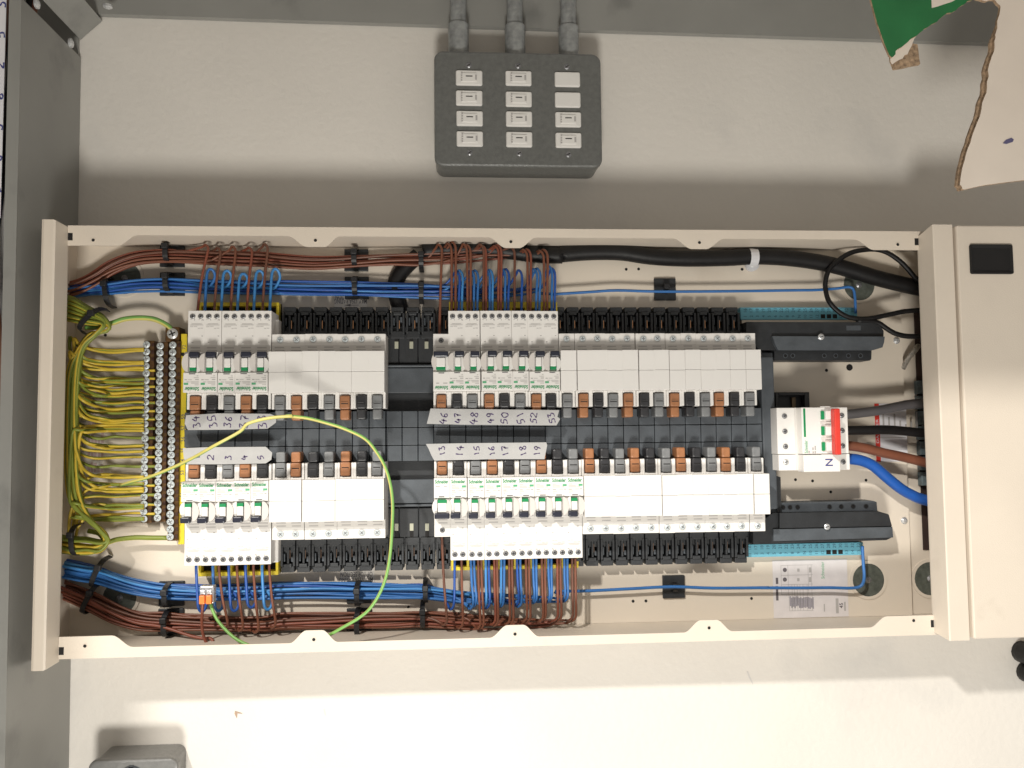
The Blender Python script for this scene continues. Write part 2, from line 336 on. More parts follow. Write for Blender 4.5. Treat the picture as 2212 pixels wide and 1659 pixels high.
for ci, c in enumerate(cols):
    for ri, (x0, x1, y0, y1) in enumerate(c):
        p, q = swp(x0, y0), swp(x1, y1); blank = ci == 2 and ri < 2
        mb = MB(); rsolid(mb, p.x, q.x, q.z, p.z, .0022, [(.046, 0), (.0482, 0), (.0494, .0007), (.0496, .0014)], white2)
        g = part('blank_module' if blank else 'switch_module', mb, root)
        if not blank:
            mb = MB(); w_ = q.x - p.x; h_ = p.z - q.z; cx, cz = (p.x + q.x) / 2, (p.z + q.z) / 2
            mb.box(cx - w_ * .29, cx + w_ * .29, .0496, .0508, cz - h_ * .29, cz + h_ * .29, white2, .0005); part('rocker', mb, g, root)
            mb = MB(); mb.box(cx - w_ * .125, cx + w_ * .125, .0508, .05095, cz - h_ * .03 + h_ * .06, cz + h_ * .035 + h_ * .06, hole_m); part('on_mark', mb, g, root)
            mb = MB()
            for k in range(4):
                if k != 2 or True:
                    zz = cz + h_ * (-.26 + k * .16); mb.box(cx - w_ * .31, cx - w_ * .25, .0508, .0509, zz, zz + h_ * .10, grey_pr)
            mb.box(cx + w_ * .22, cx + w_ * .29, .0508, .0509, cz - h_ * .17, cz + h_ * .17, grey_pr); part('printing', mb, g, root)
for x, y in ((545, 568), (973, 573), (1398, 582), (552, 1330), (984, 1336), (1412, 1346)):
    p = swp(x, y); mb = MB(); mb.screw(p.x, p.z, .0473, .0045 * .8, screw_d, False, .6); part('screw', mb, root)
for k, (x, xb) in enumerate(((435, 455), (940, 948), (1410, 1415))):   # conduits
    p = swp(xb, 440); cx = p.x; zb2 = bz1 + .0005; cd = .027
    c = U(877.8 + x / SC, 300 / SC, cd); cx = U((877.8 + xb / SC), 110, cd).x
    ztop = U(1100, 225 / SC, cd).z
    root = thing('metal_conduit', ('leftmost', 'middle', 'rightmost')[k] + ' of the three galvanised conduits entering the top of the grey switch box', 'conduit', (cx, 0, zb2), 'conduits above the switch box')
    def vcyl(mb, x, d, z0, z1, r, m, n=20, r1=None):
        r1 = r1 or r
        vs = [(x + r * math.cos(2 * math.pi * j / n), -d + r * math.sin(2 * math.pi * j / n), z0) for j in range(n)] + [(x + r1 * math.cos(2 * math.pi * j / n), -d + r1 * math.sin(2 * math.pi * j / n), z1) for j in range(n)]
        mb.add(vs, [tuple(range(n, 2 * n)), tuple(range(n - 1, -1, -1))] + [(j, (j + 1) % n, n + (j + 1) % n, n + j) for j in range(n)], m)
    mb = MB(); vcyl(mb, cx, cd, zb2, ztop - .001, .0125, conduit_m); vcyl(mb, cx, cd, ztop - .001, ztop, .0125, conduit_m, r1=.0115); part('coupler', mb, root, smooth=False)
    mb = MB(); vcyl(mb, cx, cd, ztop, zt_(cx) + .14, .0098, conduit_m); part('pipe', mb, root)
# box at the lower left, partly out of the picture
e0, e1 = U(189, 1644, .048), U(384, 1644, .048)
root = thing('metal_box', 'grey metal accessory box at the bottom left corner, cut by the picture edge', 'metal box', (e0.x, 0, e0.z - .09))
mb = MB(); rsolid(mb, e0.x + .002, e1.x - .006, e0.z - .09, e0.z - .0015, .009, [(.001, 0), (.038, 0)], boxm2); part('back_box', mb, root)
mb = MB(); rsolid(mb, e0.x, e1.x, e0.z - .09, e0.z, .010, [(.0385, 0), (.045, 0), (.0472, .001), (.048, .003)], boxm2); part('front_plate', mb, root)
mb = MB(); rsolid(mb, e0.x + .028, e1.x - .03, e0.z - .08, e0.z - .006, .022, [(.0481, 0), (.0505, .001)], black2); part('cover_disc', mb, root)
# black object at the right edge
root = thing('black_plug', 'black rubber plug end poking in at the right edge below the board', 'plug', (U(2205, 1450, .06).x, 0, U(2205, 1450, .06).z))
c = U(2272, 1436, .06); mb = MB(); mb.tube([(c.x + .005, -.0, c.z), (c.x + .005, -.03, c.z), (c.x + .004, -.05, c.z)], .0135, cable_blk, 16); part('plug_body', mb, root, smooth=True)
c = U(2280, 1482, .06); mb = MB(); mb.tube([(c.x + .006, -.0, c.z), (c.x + .006, -.025, c.z), (c.x + .004, -.055, c.z)], .0125, cable_blk, 16); part('plug_collar', mb, root, smooth=True)
# ------------------------------------------------------------------ torn cardboard
def wpts(r, L, d): return [((q := W(r, x, y, d)).x, q.z) for x, y in L]
def jag(L, amp, n, skip=()):
    out = []
    for i in range(len(L)):
        a, b = L[i], L[(i + 1) % len(L)]; out.append(a)
        if i in skip: continue
        for k in range(1, n): t = k / n; out.append((a[0] + (b[0] - a[0]) * t + random.uniform(-amp, amp), a[1] + (b[1] - a[1]) * t + random.uniform(-amp, amp)))
    return out
root = thing('torn_cardboard_box', 'torn cardboard box hanging in at the top right, green and white outside', 'cardboard box', tuple(W('L', 1900, -200, .21)))
mb = MB(); L = jag([(1250, 420), (1290, 360), (1430, 262), (1510, 200), (1620, 120), (1730, 60), (1830, 5), (1960, -60)], 9, 4, (7,)) + [(1960, -260), (1040, -260), (1100, 10), (1140, 160), (1195, 320), (1232, 405)]
mb.prism(wpts('L', L, .205), .203, .206, greencard, kraft); part('green_flap', mb, root)
mb = MB(); L = jag([(1238, 392), (1252, 470), (1330, 425), (1375, 370), (1440, 250), (1300, 330)], 7, 3); mb.prism(wpts('L', L, .202), .2005, .2025, whitecard, kraft); part('torn_liner', mb, root)
mb = MB(); L = jag([(1250, 470), (1268, 505), (1452, 470), (1432, 330), (1400, 320), (1330, 400)], 4, 3); mb.prism(wpts('L', L, .198), .196, .200, kraft); part('brown_corner', mb, root)
mb = MB(); L = jag([(1830, -10), (1900, 15), (1985, 8), (2028, 60), (1990, 260), (1985, 350), (1945, 480), (1930, 640), (1890, 800), (1820, 1000), (1765, 1180), (1738, 1300), (1733, 1350), (1765, 1382)], 6, 4, (13,)) + [(1900, 1352), (2060, 1330), (2212, 1312), (2500, 1270), (2500, -300), (1830, -300)]
mb.prism(wpts('L', L, .215), .2145, .218, whitecard, kraft); part('white_flap', mb, root)
mb = MB(); L2 = [(x - 14 - 10 * math.sin(max(0, min(1, y / 1380)) * 3.1), y + 2) for x, y in L[:-6]]; L2 = L2[18:] + [(1790, 1370), (1850, 1100), (2060, 60)]
mb.prism(wpts('L', L2, .2135), .2105, .2135, kraft); part('card_edge', mb, root)
mb = MB(); mb.prism(wpts('L', [(1540, -10), (1542, 58), (1590, 45), (1690, 12), (1730, -10)], .2063), .2062, .2064, whitecard); part('white_print', mb, root)
mb = MB(); mb.prism(wpts('L', [(2058, 1040), (2080, 1015), (2120, 1000), (2138, 1012), (2130, 1030), (2085, 1045)], .2183), .2182, .2184, mat('smudged_ink', (.11, .10, .20), .6)); part('ink_mark', mb, root)
# ================================================================== ENCLOSURE
H = .4578; D0 = .105
xL = 0.0; xR = .9471
root = thing('distribution_board', 'long open cream steel distribution board with its front cover removed', 'distribution board', (xL, 0, 0)); BOARD = root
bp = .012
mb = MB(); xe = W('G', 1312, 600, bp).x; xsd = max(xl(-.05), xl(.5)) + .0012; mb.box(xsd + .001, xe, .008, bp, .0012, H - .0012, cream_in); part('back_plate', mb, root)
mb = MB(); mb.box(xe + .0003, 1.03, .001, .006, .0012, H - .0012, cream_in); part('rear_panel', mb, root)
mb = MB(); mb.box(xsd, 1.03, .001, .080, H - .001, H, cream); mb.box(xL + .0005, xR + .02, .080, D0 - .0018, H - .001, H, cream); part('upper_side', mb, root)
mb = MB(); mb.box(xsd, 1.03, .001, .080, 0, .001, cream); mb.box(xL + .0005, xR + .02, .080, D0 - .0018, 0, .001, cream); part('lower_side', mb, root)
def rail(items, top, holes, slots):
    # items: profile along x (world x, inner depth of the rail)
    s = -1 if top else 1; z0 = H if top else 0
    pts = [(xL, z0)] + [(x, z0 + s * h) for x, h in items] + [(xR + .03, z0)]
    mb = MB(); mb.prism(pts, D0 - .0015, D0, cream)
    o = part('upper_rail' if top else 'lower_rail', mb, BOARD)
    for u, v in holes:
        q = U(u, v, D0); mb = MB(); mb.cyl(q.x, q.z, D0, D0 + .0002, .0019, hole_m, 12); mb.ringz(q.x, q.z, D0, D0 + .0004, .0024, .0018, cream, 12); part('fixing_hole', mb, o, BOARD)
    for u, v in slots:
        q = U(u, v, D0); mb = MB(); mb.box(q.x - .0025, q.x + .0025, D0 - .0001, D0 + .0002, q.z - .004, q.z + .004, hole_m); part('slot', mb, o, BOARD)
def smooth_prof(knots, base):
    out = []
    for i in range(len(knots) - 1):
        (x0, h0), (x1, h1) = knots[i], knots[i + 1]
        n = 8 if h0 != h1 else 1
        for k in range(n): t = k / n; e = t * t * (3 - 2 * t); out.append((x0 + (x1 - x0) * t, h0 + (h1 - h0) * e))
    out.append(knots[-1]); return out
def px(r, x, v): return U(V(r, x, 0)[0], v, D0).x
b_, s_, e_ = .0100, .0218, .0218
kt = [(xL, e_), (px('A', 850, 515), e_), (px('A', 1000, 505), b_), (px('C', 60, 507), b_), (px('C', 200, 520), s_), (px('C', 325, 520), s_), (px('C', 440, 507), b_),
      (px('C', 1515, 507), b_), (px('C', 1645, 520), s_), (px('C', 1740, 520), s_), (px('C', 1865, 507), b_), (px('E', 1015, 507), b_), (px('E', 1150, 520), s_), (px('E', 1255, 520), s_), (px('E', 1385, 507), b_),
      (px('G', 985, 515), b_), (px('G', 1125, 530), e_), (xR + .03, e_)]
rail(smooth_prof(kt, b_), True, [V('A', 677, 268), V('C', 262, 270), V('C', 1680, 280), V('E', 1205, 286), V('G', 1295, 300)], [V('A', 510, 243), V('G', 1433, 280)])
kb = [(xL, e_ + .001), (px('B', 810, 1385), e_ + .001), (px('B', 965, 1400), b_ + .0005), (px('D', 75, 1395), b_), (px('D', 195, 1375), s_ + .001), (px('D', 310, 1375), s_ + .001), (px('D', 425, 1395), b_),
      (px('D', 1530, 1385), b_), (px('D', 1655, 1360), s_ + .001), (px('D', 1770, 1360), s_ + .001), (px('D', 1885, 1385), b_), (px('F', 1095, 1375), b_), (px('F', 1215, 1350), s_ + .001), (px('F', 1330, 1350), s_ + .001), (px('F', 1445, 1370), b_),
      (px('H', 1095, 1360), b_), (px('H', 1215, 1335), e_), (xR + .03, e_)]
rail(smooth_prof(kb, b_), False, [V('B', 617, 1555), V('D', 250, 1508), V('D', 1710, 1468), V('F', 1275, 1423), V('H', 1410, 1370)], [V('B', 445, 1592), V('H', 1551, 1393)])
# end caps
RD = .130
lx = U(119, 500, RD).x; ll = U(86, 500, RD).x
mb = MB(); zt1, zb1 = U(119, 474, RD).z, U(103, 1449, RD).z
prof = [(xsd, .001), (xsd, RD - .045), (ll, RD - .006), (ll, RD - .004), (ll + .0015, RD - .001), (ll + .004, RD), (lx - .002, RD), (lx, RD - .001), (xL - .0002, D0 - .001), (xL - .0004, D0 - .003), (lx - .001, RD - .004), (ll + .0012, RD - .005), (xsd + .0012, RD - .045), (xsd + .0012, .001)]
vs = [(x, -d, zb1) for x, d in prof] + [(x, -d, zt1) for x, d in prof]; n = len(prof)
# cap ends taper at the inner side, as the folded corner does
vs = [(x, -d, zb1 + (0 if x < lx - .001 else min(.012, (x - lx + .001) * .8))) for x, d in prof] + [(x, -d, zt1 - (0 if x < lx - .001 else min(.010, (x - lx + .001) * .7))) for x, d in prof]
mb.add(vs, [tuple(range(n)), tuple(range(2 * n - 1, n - 1, -1))] + [(k, n + k, n + (k + 1) % n, (k + 1) % n) for k in range(n)], cream); part('end_cap', mb, BOARD)
rx0 = U(2015, 500, RD).x; rx1 = U(2059, 500, RD).x
prof = [(1.029, .006), (1.029, .060), (rx1 - .001, RD - .014), (rx1 - .0012, RD - .004), (rx0 + .001, RD - .004), (xR + .0004, D0 - .003), (xR + .0002, D0 - .001), (rx0, RD - .0008), (rx0 + .0015, RD), (rx1 - .001, RD), (rx1, RD - .001), (rx1, RD - .013), (1.030, .061), (1.030, .006)]
n = len(prof); zt2, zb2 = U(2030, 485, RD).z, U(2070, 1384, RD).z
vs = [(x, -d, zb2 + (.004 if x < rx0 - .001 else 0)) for x, d in prof] + [(x, -d, zt2 - (.008 if x < rx0 - .001 else 0)) for x, d in prof]
mb = MB(); mb.add(vs, [tuple(range(n)), tuple(range(2 * n - 1, n - 1, -1))] + [(k, n + k, n + (k + 1) % n, (k + 1) % n) for k in range(n)], cream); part('end_cap', mb, BOARD)
# cabinet to the right of it
root = thing('side_cabinet', 'cream steel cabinet at the right edge with a black square latch', 'cabinet', (rx1, 0, zb2))
zt3, zb3 = U(2120, 487, .132).z, U(2120, 1380, .132).z
mb = MB(); mb.box(1.0315, rx1 + .26, .001, .120, zb3 + .002, zt3 - .002, cream); part('cabinet_body', mb, root)
mb = MB(); rsolid(mb, rx1 + .0022, rx1 + .26, zb3, zt3, .002, [(.1205, 0), (.131, 0), (.1325, .0006), (.133, .0018)], cream); part('door', mb, root)
p, q = U(2094, 528, .134), U(2189, 592, .134)
mb = MB(); rsolid(mb, p.x, q.x, q.z, p.z, .0022, [(.133, 0), (.135, 0), (.1355, .0008), (.1345, .003), (.1335, .004)], hole_m); part('latch', mb, root)
# details of the back plate: dimple holes, knockouts and screws
for r, x, y, rr in (('E', 674, 480, .0018), ('E', 764, 478, .0018), ('E', 1515, 480, .0018), ('F', 724, 1230, .0018), ('F', 817, 1228, .0018), ('F', 1583, 1210, .0018), ('D', 936, 1271, .0016),
                    ('G', 778, 1213, .002), ('G', 945, 1192, .0042), ('H', 553, 348, .0018), ('H', 677, 357, .0018), ('H', 809, 437, .0018), ('H', 1065, 352, .0018), ('A', 765, 958, .0018), ('A', 630, 1020, .002), ('A', 590, 1145, .002)):
    q = W(r, x, y, bp); mb = MB(); mb.cyl(q.x, q.z, bp, bp + .0002, rr, hole_m, 12); part('drilled_hole', mb, BOARD)
for r, x, y in (('G', 1285, 998), ('H', 1340, 645)):
    q = W(r, x, y, bp); mb = MB(); mb.cyl(q.x, q.z, bp, bp + .001, .0042, metal, 18); mb.cyl(q.x, q.z, bp + .001, bp + .0028, .0040, metal, 18, .002); part('plate_screw', mb, BOARD)
grom = mat('grey_green_grommet', (.085, .095, .08), .55, var=.3, scale=200, bump=.5, bscale=400)
for r, x, y, rr, dd in (('G', 1012, 592, .0205, bp), ('H', 1080, 1075, .0205, bp), ('H', 1530, 1065, .021, .006), ('A', 905, 545, .0195, bp), ('B', 870, 1205, .0195, bp)):
    q = W(r, x, y, dd); mb = MB(); mb.ringz(q.x, q.z, dd, dd + .0012, rr * 1.16, rr * .98, cream_in, 28); mb.cyl(q.x, q.z, dd, dd + .0008, rr, grom, 28); mb.cyl(q.x, q.z, dd + .0008, dd + .0020, rr * .2, screw_d, 10, rr * .1); part('knockout_plug', mb, BOARD, smooth=False)
# dark slot at the right with terminal block strip behind
slx0, slx1 = W('H', 1462, 300, .008).x, W('H', 1462, 300, .008).x + .03
z0, z1 = W('H', 1470, 870, .02).z, W('G', 1420, 780, .02).z
mb = MB(); mb.box(slx0, slx1 - .0005, .0062, .0075, z0, z1, mat('painted_dark_opening', (.035, .018, .014), .7, var=.3)); part('side_opening', mb, BOARD)  # flat plate coloured dark brown to stand for the unlit opening
zz0, zz1 = W('H', 1470, 400, .02).z, W('G', 1430, 1280, .02).z
N = 7
for k in range(N):
    mb = MB(); za = zz0 + (zz1 - zz0) * k / N; mb.box(slx0 - .004, slx1 - .003, .008, .017, za + .001, za + (zz1 - zz0) / N - .001, mat('blue_grey_terminal', (.10, .13, .14), .5, var=.4, scale=160), .001)
    part('terminal_cell', mb, BOARD)
q = W('G', 1385, 1095, .014); mb = MB()
mb.tube([(q.x - .008, -.010, q.z - .018), (q.x - .004, -.016, q.z - .006), (q.x + .003, -.02, q.z + .004), (q.x + .010, -.016, q.z + .01)], .0035, mat('crumpled_foil', (.34, .31, .27), .4, .5, var=.4, scale=300, bump=1, bscale=300), 7)
part('earth_braid', mb, BOARD)
# ================================================================== stickers and prints
def sticker(label, r, x0, y0, x1, y1, d, name='warning_sticker', m=paper):
    p, q = W(r, x0, y0, d), W(r, x1, y1, d); t = thing(name, label, 'sticker', (p.x, -d, q.z)); mb = MB(); mb.box(p.x, q.x, d - .0003, d, q.z, p.z, m); part('backing', mb, t); return t, p, q
d_ = bp + .0005
clearst = mat('clear_label_film', (.70, .655, .60), .25)
t, p, q = sticker('wide pale sticker with wiring table and green brand print on the lower right back plate', 'H', 385, 935, 940, 1340, d_, m=mat('pale_label_film', (.70, .66, .66), .25))
mb = MB(); e = d_ + .0001
def ln(mb, x0, y0, x1, y1, r='H', wd=.00045, m=grey_pr):
    a, b = W(r, x0, y0, e), W(r, x1, y1, e)
    if abs(b.x - a.x) > abs(b.z - a.z): mb.box(a.x, b.x, e, e + .00005, (a.z + b.z) / 2 - wd / 2, (a.z + b.z) / 2 + wd / 2, m)
    else: mb.box((a.x + b.x) / 2 - wd / 2, (a.x + b.x) / 2 + wd / 2, e, e + .00005, a.z, b.z, m)
for y in (968, 1040, 1108, 1180): ln(mb, 450, y, 678, y)
ln(mb, 508, 1298, 684, 1298)
for x, ya, yb in ((450, 968, 1180), (500, 968, 1180), (646, 968, 1180), (672, 968, 1298), (508, 1180, 1298), (530, 1108, 1298), (548, 1108, 1298), (568, 1108, 1298), (588, 1108, 1298), (610, 1108, 1298), (640, 1108, 1298)): ln(mb, x, ya, x, yb)
part('table_lines', mb, t)
mb = MB()
for x in range(516, 684, 11):
    ya = 1190 + random.random() * 20; ln(mb, x, ya, x, ya + 60 + random.random() * 25, wd=.0016, m=mat('label_small_print', (.30, .28, .32), .6))
ln(mb, 418, 1060, 420, 1105, wd=.003, m=dark_pr); ln(mb, 419, 1120, 421, 1225, wd=.003, m=dark_pr)
for y in (1003, 1073):
    c = W('H', 476, y, e); mb.cyl(c.x, c.z, e, e + .00006, .0026, dark_pr, 12); ln(mb, 574, y - 10, 574, y + 12, wd=.003, m=grey_pr); ln(mb, 659, y - 18, 659, y + 18, wd=.003, m=grey_pr)
ln(mb, 763, 1250, 763, 1305, wd=.0014)
put_text(mb, 'Schneider', green_l, W('H', 750, 1005, e).x, W('H', 750, 1005, e).z, e + .00005, math.pi / 2, .0205, .0042); part('printing', mb, t)
mb = MB(); c = W('H', 885, 1262, e); put_text(mb, '45', dark_pr, c.x, c.z, e, math.pi / 2, None, .0048, .02); ln(mb, 856, 1210, 856, 1318, wd=.0035, m=grey_pr); ln(mb, 912, 1235, 912, 1300, wd=.002, m=grey_pr); part('torque_mark', mb, t)
t, p, q = sticker('white sticker with red side band behind the supply cables at right', 'G', 1125, 1455, 1320, 1640, d_)
# extend downwards
bpy.data.objects.remove(t.children[0])
a, b = W('G', 1125, 1455, d_), W('H', 1370, 215, d_); mb = MB(); mb.box(a.x, b.x, d_ - .0003, d_, b.z, a.z, paper); part('backing', mb, t)
c = W('G', 1158, 1455, d_); mb = MB(); mb.box(a.x, c.x, d_, d_ + .0001, b.z, a.z, red); part('red_band', mb, t)
mb = MB(); k = W('H', 1150, 70, d_); put_text(mb, 'DANGER', paper, k.x, (a.z + b.z) / 2 + .002, d_ + .0002, math.pi / 2, .030, .0032); part('band_lettering', mb, t)
mb = MB(); e = d_ + .00005
for k in range(11):
    x = c.x + .004 + k * .0072; mb.box(x, x + .0022, d_ + .0001, d_ + .00015, b.z + .035 + random.random() * .004, a.z - .008 - random.random() * .02, grey_pr)
mb.box(c.x, b.x - .001, d_ + .0001, d_ + .00015, b.z + .0295, b.z + .030, grey_pr); part('printing', mb, t)
t, p, q = sticker('pale warning sticker with upright lettering behind the earth wires at left', 'B', 575, 0, 745, 345, d_, m=clearst)
mb = MB(); c = W('B', 598, 170, e); put_text(mb, 'WARNING', grey_pr, c.x, c.z + .02, e + .0003, math.pi / 2, .085, .007)
for k in range(5):
    x = W('B', 640 + k * 24, 0, e).x
    for j in range(6):
        z = q.z + .008 + j * .017; mb.box(x, x + .0028, e + .0002, e + .0003, z, z + .006 + random.random() * .008, mat('faded_red_print', (.52, .38, .36), .6))
part('printing', mb, t)
# rating notices printed on the back plate, upside down
for (r, x, y, lab, yy) in (('D', 560, 1035, 'lower', ((560, 1035, 'OF TOP SECTION', 225), (558, 1076, 'MAX 125A RATING', 235))), ('C', 520, 700, 'upper', ((520, 682, 'OF TOP SECTION', 225), (517, 712, 'MAX 125A RATING', 232)))):
    c = W(r, x, y, d_); t = thing('rating_notice', 'black upside down rating notice printed just %s' % ('above the lower blue loom' if lab == 'lower' else 'below the upper blue loom'), 'notice', tuple(c))
    mb = MB(); a, b = W(r, 440 if lab == 'lower' else 400, y - 50, d_), W(r, 690 if lab == 'lower' else 640, y + 60, d_); mb.box(a.x, b.x, d_ - .0003, d_, b.z, a.z, clearst); part('backing', mb, t)
    mb = MB()
    for xx, y2, s, wd in yy:
        c = W(r, xx, y2, d_); put_text(mb, s, dark_pr, c.x, c.z, d_ + .0001, math.pi, wd / K / 1790 * 1.0, .0058, .01)
    ay = 1003 if lab == 'lower' else 740
    a, b = W(r, 510 if lab == 'lower' else 480, ay, d_), W(r, 615 if lab == 'lower' else 575, ay, d_); mb.box(a.x, b.x, d_ + .0001, d_ + .00015, a.z - .0003, a.z + .0003, dark_pr)
    mb.prism([(a.x - .002, a.z), (a.x + .006, a.z + .0015), (a.x + .006, a.z - .0015)], d_ + .0001, d_ + .0002, dark_pr); part('printing', mb, t)
# ================================================================== BUSBAR CHASSIS
def XS(u, v, d): return U(u, v, d).x
def ZS(v, d, u=1100): return U(u, v, d).z
PD = .030
pan = thing('busbar_chassis', 'black plastic busbar chassis running along the middle of the board under the breakers', 'busbar chassis', (XS(400, 940, PD), -.013, ZS(1180, PD)))
xa, xb = XS(402, 940, PD), XS(1662, 940, PD)
mb = MB(); mb.box(xa, xb, bp + .001, PD, ZS(1185, PD), ZS(705, PD), black, .001); part('base', mb, pan)
# cover tiles of the middle, three rows
tiles = []
tx = [XS(u, 940, .0565) for u in (402, 1640)]
n_t = 36; x_left = XS(398, 940, .0565); x_mid0 = XS(833, 940, .0565); x_mid1 = XS(937, 940, .0565); x_right = XS(1646, 940, .0565)
xsb = [x_left + (x_mid0 - x_left) * k / 12 for k in range(13)] + [x_mid0 + (x_mid1 - x_mid0) * k / 3 for k in range(1, 4)] + [x_mid1 + (x_right - x_mid1) * k / 21 for k in range(1, 22)]
rows = [(885, 921), (921, 959.5), (959.5, 994)]
for i in range(len(xsb) - 1):
    low = 12 <= i < 15
    for j, (v0, v1) in enumerate(rows):
        z1_, z0_ = ZS(v0, .0565), ZS(v1, .0565); dd = (.050 if low else .0575) + random.uniform(-.0003, .0003)
        mb = MB(); mb.box(xsb[i] + .00035, xsb[i + 1] - .00035, .030, dd, z0_ + .00035, z1_ - .00035, black2, .0006); part('cover_tile', mb, pan)
# the stretch left without breakers: stepped panels, ridge and slots
gx0, gx1 = XS(820, 900, .035), XS(945, 900, .035)
for up in (True, False):
    def zz(vu, vl, d): return ZS(vu if up else vl, d)
    mb = MB(); mb.box(gx0, gx1, PD, .0375, zz(847, 1033, .0375), zz(794, 1084, .0375), black2, .0006); part('recess_panel', mb, pan)
    mb = MB(); mb.box(gx0, gx1, PD, .040, zz(792, 1086, .04), zz(787, 1091, .04), black2, .0008); part('ridge', mb, pan)
    for k in range(3):
        xA, xB = gx0 + (gx1 - gx0) * k / 3, gx0 + (gx1 - gx0) * (k + 1) / 3
        mb = MB(); mb.box(xA + .0004, xB - .0004, PD, .0345, zz(784, 1094, .0345), zz(722, 1158, .0345), black, .0006); o = part('slot_panel', mb, pan)
    for k in range(3):
        c = W('C', (850, 958, 1068)[k], 1030, .0347) if up else W('D', (850, 960, 1072)[k], 692, .0347)
        zw = c.z; sg = 1 if up else -1
        mb = MB(); mb.box(c.x - .0022, c.x + .0022, .0344, .0346, zw + sg * .004, zw + sg * .014, hole_m); part('slot_opening', mb, pan)
        mb = MB(); mb.box(c.x - .0022, c.x + .0022, .0345, .0352, zw - .0042, zw + .0042, mat('pale_tab', (.42, .42, .33), .5), .0003); part('white_tab', mb, pan)
# terminal shrouds along both long edges: built once for each edge, copied along
def shroud(up):
    s = 1 if up else -1; mb = MB(); w2 = .0082
    def bx(x0, x1, d0, d1, z0, z1, m=black, bev=.0): mb.box(x0, x1, d0, d1, s * z0, s * z1, m, bev)
    bx(-w2, -w2 + .0026, .016, .037, 0, .024, black, .0004); bx(w2 - .0026, w2, .016, .037, 0, .024, black, .0004)
    bx(-.0012, .0012, .016, .0355, 0, .021, black, .0003); bx(-w2, w2, .016, .022, 0, .030, black, .0004)
    bx(-w2 + .0006, w2 - .0012, .016, .034, .0245, .0315, black, .0009); bx(-w2 + .003, w2 - .004, .0, .0362, .0215, .0255, black, .0006)
    bx(w2 - .0055, w2 - .003, .022, .032, .014, .020, black2, .0004); bx(-w2 + .003, -w2 + .0045, .022, .0335, .010, .019, black2, .0003)
    bx(-w2, w2, .0, .0362, -.006, .0025, black, .0005)
    me = mb.mesh('terminal_shroud'); mc = MB(); mc.box(.0016, .0022, .0325, .0337, s * .006, s * .0155, copper if up else mat('dull_copper_strip', (.16, .10, .07), .5, .5)); m2 = mc.mesh('contact_strip')
    return me, m2
for up, r, xl_, zref in ((True, 'C', None, None), (False, 'D', None, None)):
    me, m2 = shroud(up)
    if up: us = [V('C', 75 + 112.0 * k, 0)[0] for k in range(11)] + [V('E', 185 + 105.2 * k, 0)[0] for k in range(13)]; v0 = 720
    else: us = [V('D', 65 + 112.5 * k, 0)[0] for k in range(11)] + [V('F', 320 + 107.8 * k, 0)[0] for k in range(12)]; v0 = 1168
    for k, u in enumerate(us):
        c = U(u, v0, .034); c.z = ZS(v0, .034); o = link('terminal_shroud', me, pan)
        o.location = Vector((c.x, 0, c.z)) - pan.location; h = link('contact_strip', m2, o)
# right hand frame and the two long shrouds
def gp(L, d, r='G'): return [((q := W(r, x, y, d)).x, q.z) for x, y in L]
mb = MB(); a = XS(1646, 940, .05); b = W('G', 418, 1200, .05).x; mb.box(a - .012, b, .012, .0385, ZS(1112, .045, 1665), ZS(760, .045, 1665), black2, .0012); part('end_frame', mb, pan)
mb = MB(); mb.box(W('G', 296, 1000, .055).x, W('G', 392, 1000, .055).x, .038, .055, ZS(1100, .055, 1660), ZS(770, .055, 1660), black2, .002); part('end_frame', mb, pan)
sh = thing('busbar_shroud', 'upper long black plastic shroud right of the breakers under the blue terminal strip', 'shroud', tuple(W('G', 200, 1140, .02)))
mb = MB(); mb.prism(gp([(205, 858), (1120, 860), (1180, 885), (1206, 925), (1203, 985), (1188, 1045), (1120, 1064), (300, 1064), (205, 960)], .05), .012, .046, black); part('shroud_top', mb, sh)
mb = MB(); mb.prism(gp([(388, 965), (1203, 968), (1198, 1010), (1186, 1046), (1120, 1066), (430, 1066), (405, 1020)], .052), .046, .0515, black2); part('raised_face', mb, sh)
mb = MB(); mb.prism(gp([(400, 1064), (1106, 1066), (1104, 1132), (1092, 1142), (400, 1142)], .036), .012, .036, black); part('ledge', mb, sh)
for x in (480, 533, 762, 845, 937, 1025):
    q = W('G', x, 1107, .0362); mb = MB(); mb.cyl(q.x, q.z, .036, .0362, .0022, hole_m, 10); mb.ringz(q.x, q.z, .036, .0366, .0029, .0021, black2, 12); part('peg_hole', mb, sh)
q = W('G', 740, 970, .052); mb = MB(); mb.screw(q.x, q.z, .052, .0038, metal, False); part('screw', mb, sh)
q = W('G', 975, 905, .0462); mb = MB(); mb.box(q.x - .009, q.x + .009, .046, .0464, q.z - .003, q.z + .003, black2, .0004); part('oval_recess', mb, sh)
sh = thing('busbar_shroud', 'lower long black plastic shroud right of the breakers above the blue terminal strip', 'shroud', tuple(W('H', 200, 800, .02)))
mb = MB(); mb.prism(gp([(255, 700), (400, 592), (1160, 578), (1238, 600), (1262, 680), (1266, 770), (1225, 790), (255, 820)], .05, 'H'), .012, .046, black); part('shroud_top', mb, sh)
mb = MB(); mb.prism(gp([(440, 592), (1160, 580), (1232, 602), (1255, 684), (440, 700)], .052, 'H'), .046, .0515, black); part('raised_face', mb, sh)
mb = MB(); mb.prism(gp([(395, 708), (1258, 690), (1264, 768), (395, 795)], .049, 'H'), .046, .0485, black2); part('lower_face', mb, sh)
mb = MB(); mb.prism(gp([(445, 516), (1120, 502), (1142, 510), (1148, 578), (445, 592)], .036, 'H'), .012, .036, black2); part('ledge', mb, sh)
